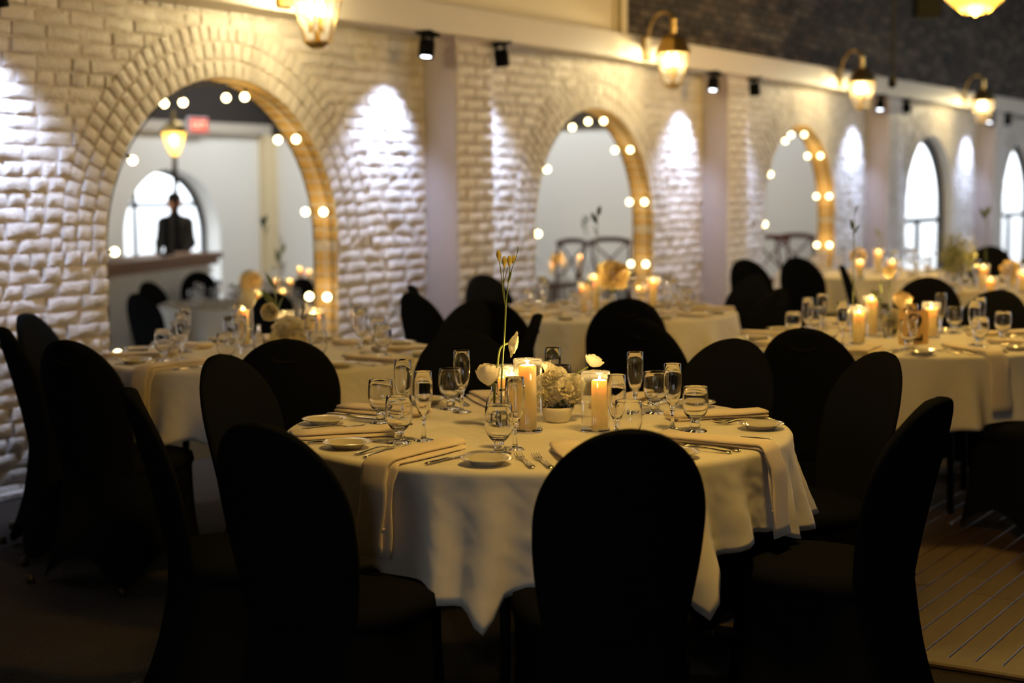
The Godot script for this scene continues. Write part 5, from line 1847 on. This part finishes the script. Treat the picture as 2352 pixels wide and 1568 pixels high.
	part("box", bevel_mesh(Vector3(-0.19, 0, -0.05), Vector3(0.19, 0.22, 0.0), 0.008), M.frame_white, ex)
	part("sign_face", box_mesh(Vector3(-0.175, 0.015, 0.0), Vector3(0.175, 0.205, 0.004)), M.exit_sign_face, ex)
	var tm := TextMesh.new()
	tm.text = "EXIT"
	var f := SystemFont.new()
	f.font_names = PackedStringArray(["Droid Sans"])
	f.font_weight = 700
	tm.font = f
	tm.font_size = 64
	tm.pixel_size = 0.0021
	tm.depth = 0.003
	part("sign_letters", tm, M.exit_sign_letter, ex, Vector3(0, 0.11, 0.0055))
	# cross-back stools
	make_stool("brown cross-back bar stool beyond the arch with white end wall", "cross-back bar stools", Vector3(16.35, LOW, -0.82), 2.5)
	make_stool("brown cross-back bar stool beyond the arch with white end wall", "cross-back bar stools", Vector3(16.95, LOW, -0.8), 2.35)
	make_stool("brown cross-back bar stool behind the table with the peach bloom", "cross-back bar stools beyond the second archway", Vector3(14.35, LOW, -2.55), 1.2)
	make_stool("brown cross-back bar stool behind the table with the peach bloom", "cross-back bar stools beyond the second archway", Vector3(14.95, LOW, -2.1), 2.5)

# ------------------------------------------------------------------ the scene
func _ready() -> void:
	rng.seed = 1
	make_materials()
	make_camera_and_sky()
	build_arcade()
	build_shell()
	build_lamps()
	# tables
	var hem1 := [[20, 0.450], [50, 0.480], [83, 0.490], [92, 0.530], [100, 0.545], [108, 0.510], [114.5, 0.505], [118.5, 0.374], [123, 0.460], [147.5, 0.472], [154, 0.450], [157.5, 0.369], [161.5, 0.425], [167, 0.428], [170.5, 0.455], [177.8, 0.447], [182, 0.482], [190, 0.451], [210, 0.460], [240, 0.440], [270, 0.450], [300, 0.430], [330, 0.460]]
	table("main", on(1235, 980, 0.757), 0.0, "round table with the tall budded stem", 3, hem1, [181.0, 92.0], [[212, 0.07, 5.0], [198, 0.05, 4.5], [189, 0.03, 4.0], [168.5, 0.075, 3.6], [157.5, 0.10, 3.8], [147, 0.035, 4.0], [131, 0.06, 5.0], [118.5, 0.105, 3.8], [106, 0.05, 3.5], [84, 0.07, 3.5], [73, 0.06, 4.0]])
	table("bar", on(632, 812, 0.757), 0.0, "round table by the bar arch", 5, [], [182.0])
	table("peach", on(1396, 714, 0.757), 0.0, "round table with the peach bloom", 7, [])
	table("two", on(2055, 780, 0.757), 0.0, "round table with the number 2 card", 9, [], [128.0])
	table("plume", on(2330, 668, 0.757), 0.0, "round table with the pale green plume", 11, [])
	table("behind", on(1992, 626, 0.757), 0.0, "round table behind the number 2 table", 13, [])
	table("sunk_a", on(556, 697, 0.757 + LOW), LOW, "sunken-room table beside the bar", 15, [])
	table("sunk_b", on(700, 650, 0.757 + LOW), LOW, "sunken-room table by the white corner", 17, [])
	table("sunk_c", on(1290, 634, 0.757 + LOW), LOW, "sunken-room table beyond the second archway", 19, [])
	# chairs
	var list := [["main", [[1437, 990], [610, 975], [322, 897], [590, 825], [1062, 762], [1680, 785], [2010, 815], [2140, 915]]],
		["bar", [[655, 782], [30, 755], [165, 785], [275, 725], [1015, 700], [1205, 725]]],
		["peach", [[1110, 655], [955, 675], [1125, 690], [1440, 688], [1605, 640], [1310, 645], [1760, 665]]],
		["two", [[1560, 705], [1490, 735], [1850, 757], [2465, 735], [2250, 675], [2130, 640]]],
		["plume", [[2090, 612], [2275, 567]]],
		["behind", [[1715, 597], [1870, 590], [2120, 578]]],
		["sunk_a", [[375, 650], [320, 675], [455, 625], [610, 668], [690, 640]]],
		["sunk_c", [[1400, 605], [1432, 598]]]]
	for L in list:
		var T: Dictionary = tables[L[0]]
		for p in L[1]:
			var c := chair_by_top(p[0], p[1], T.floor, T.at, "black spandex-covered banquet chair at the " + T.desc, "chairs at the " + T.desc, 0.84, rng.randf_range(-0.02, 0.02) - (0.12 if p[0] == 2140 else 0.0))
			if p[0] == 275:
				c.set_meta("label", "black covered banquet chair between the bar-arch table and the brick wall")
	# tableware
	proto = {"bread_plate": [plate_mesh(), M.china], "water_goblet": [goblet_mesh(), M.glass], "champagne_flute": [flute_mesh(), M.glass]}
	proto.fork = make_fork()
	proto.knife = make_knife()
	proto.napkin = make_napkin(0.43, 0.215)
	var tn := make_napkin(0.42, 0.0)
	tn.name = numbered("table_napkin")
	proto.table_napkin = tn
	rng.seed = 77
	for s in [[181, "pfnkgu"], [138, "pfmkgu"], [92, "pfnkgu"], [41, "pfmkgu"], [-3, "pfmkgu"], [-47, "pfmkgu"], [-90, "pfmkgu"], [-138, "pfmkgu"]]:
		setting("main", s[0], s[1], 0.012)
	for k in 8:
		setting("bar", 137.0 + 45 * k, "pfmkgu" if k != 1 else "pfnkgu", 0.02)
		setting("two", 128.0 + 45 * k, "pfmkgu" if k != 0 else "pfnkgu", 0.02)
		setting("peach", 147.0 + 45 * k, "pmgu", 0.02)
		setting("plume", 150.0 + 45 * k, "pmgu", 0.02)
		setting("behind", 150.0 + 45 * k, "pgu", 0.02)
		setting("sunk_a", 126.0 + 45 * k, "pgu", 0.02)
		if k % 2 == 0:
			setting("sunk_b", 126.0 + 45 * k, "gu", 0.02)
		setting("sunk_c", 120.0 + 45 * k, "gu", 0.02)
	dress_main_table()
	dress_other_tables()
	build_side_room()
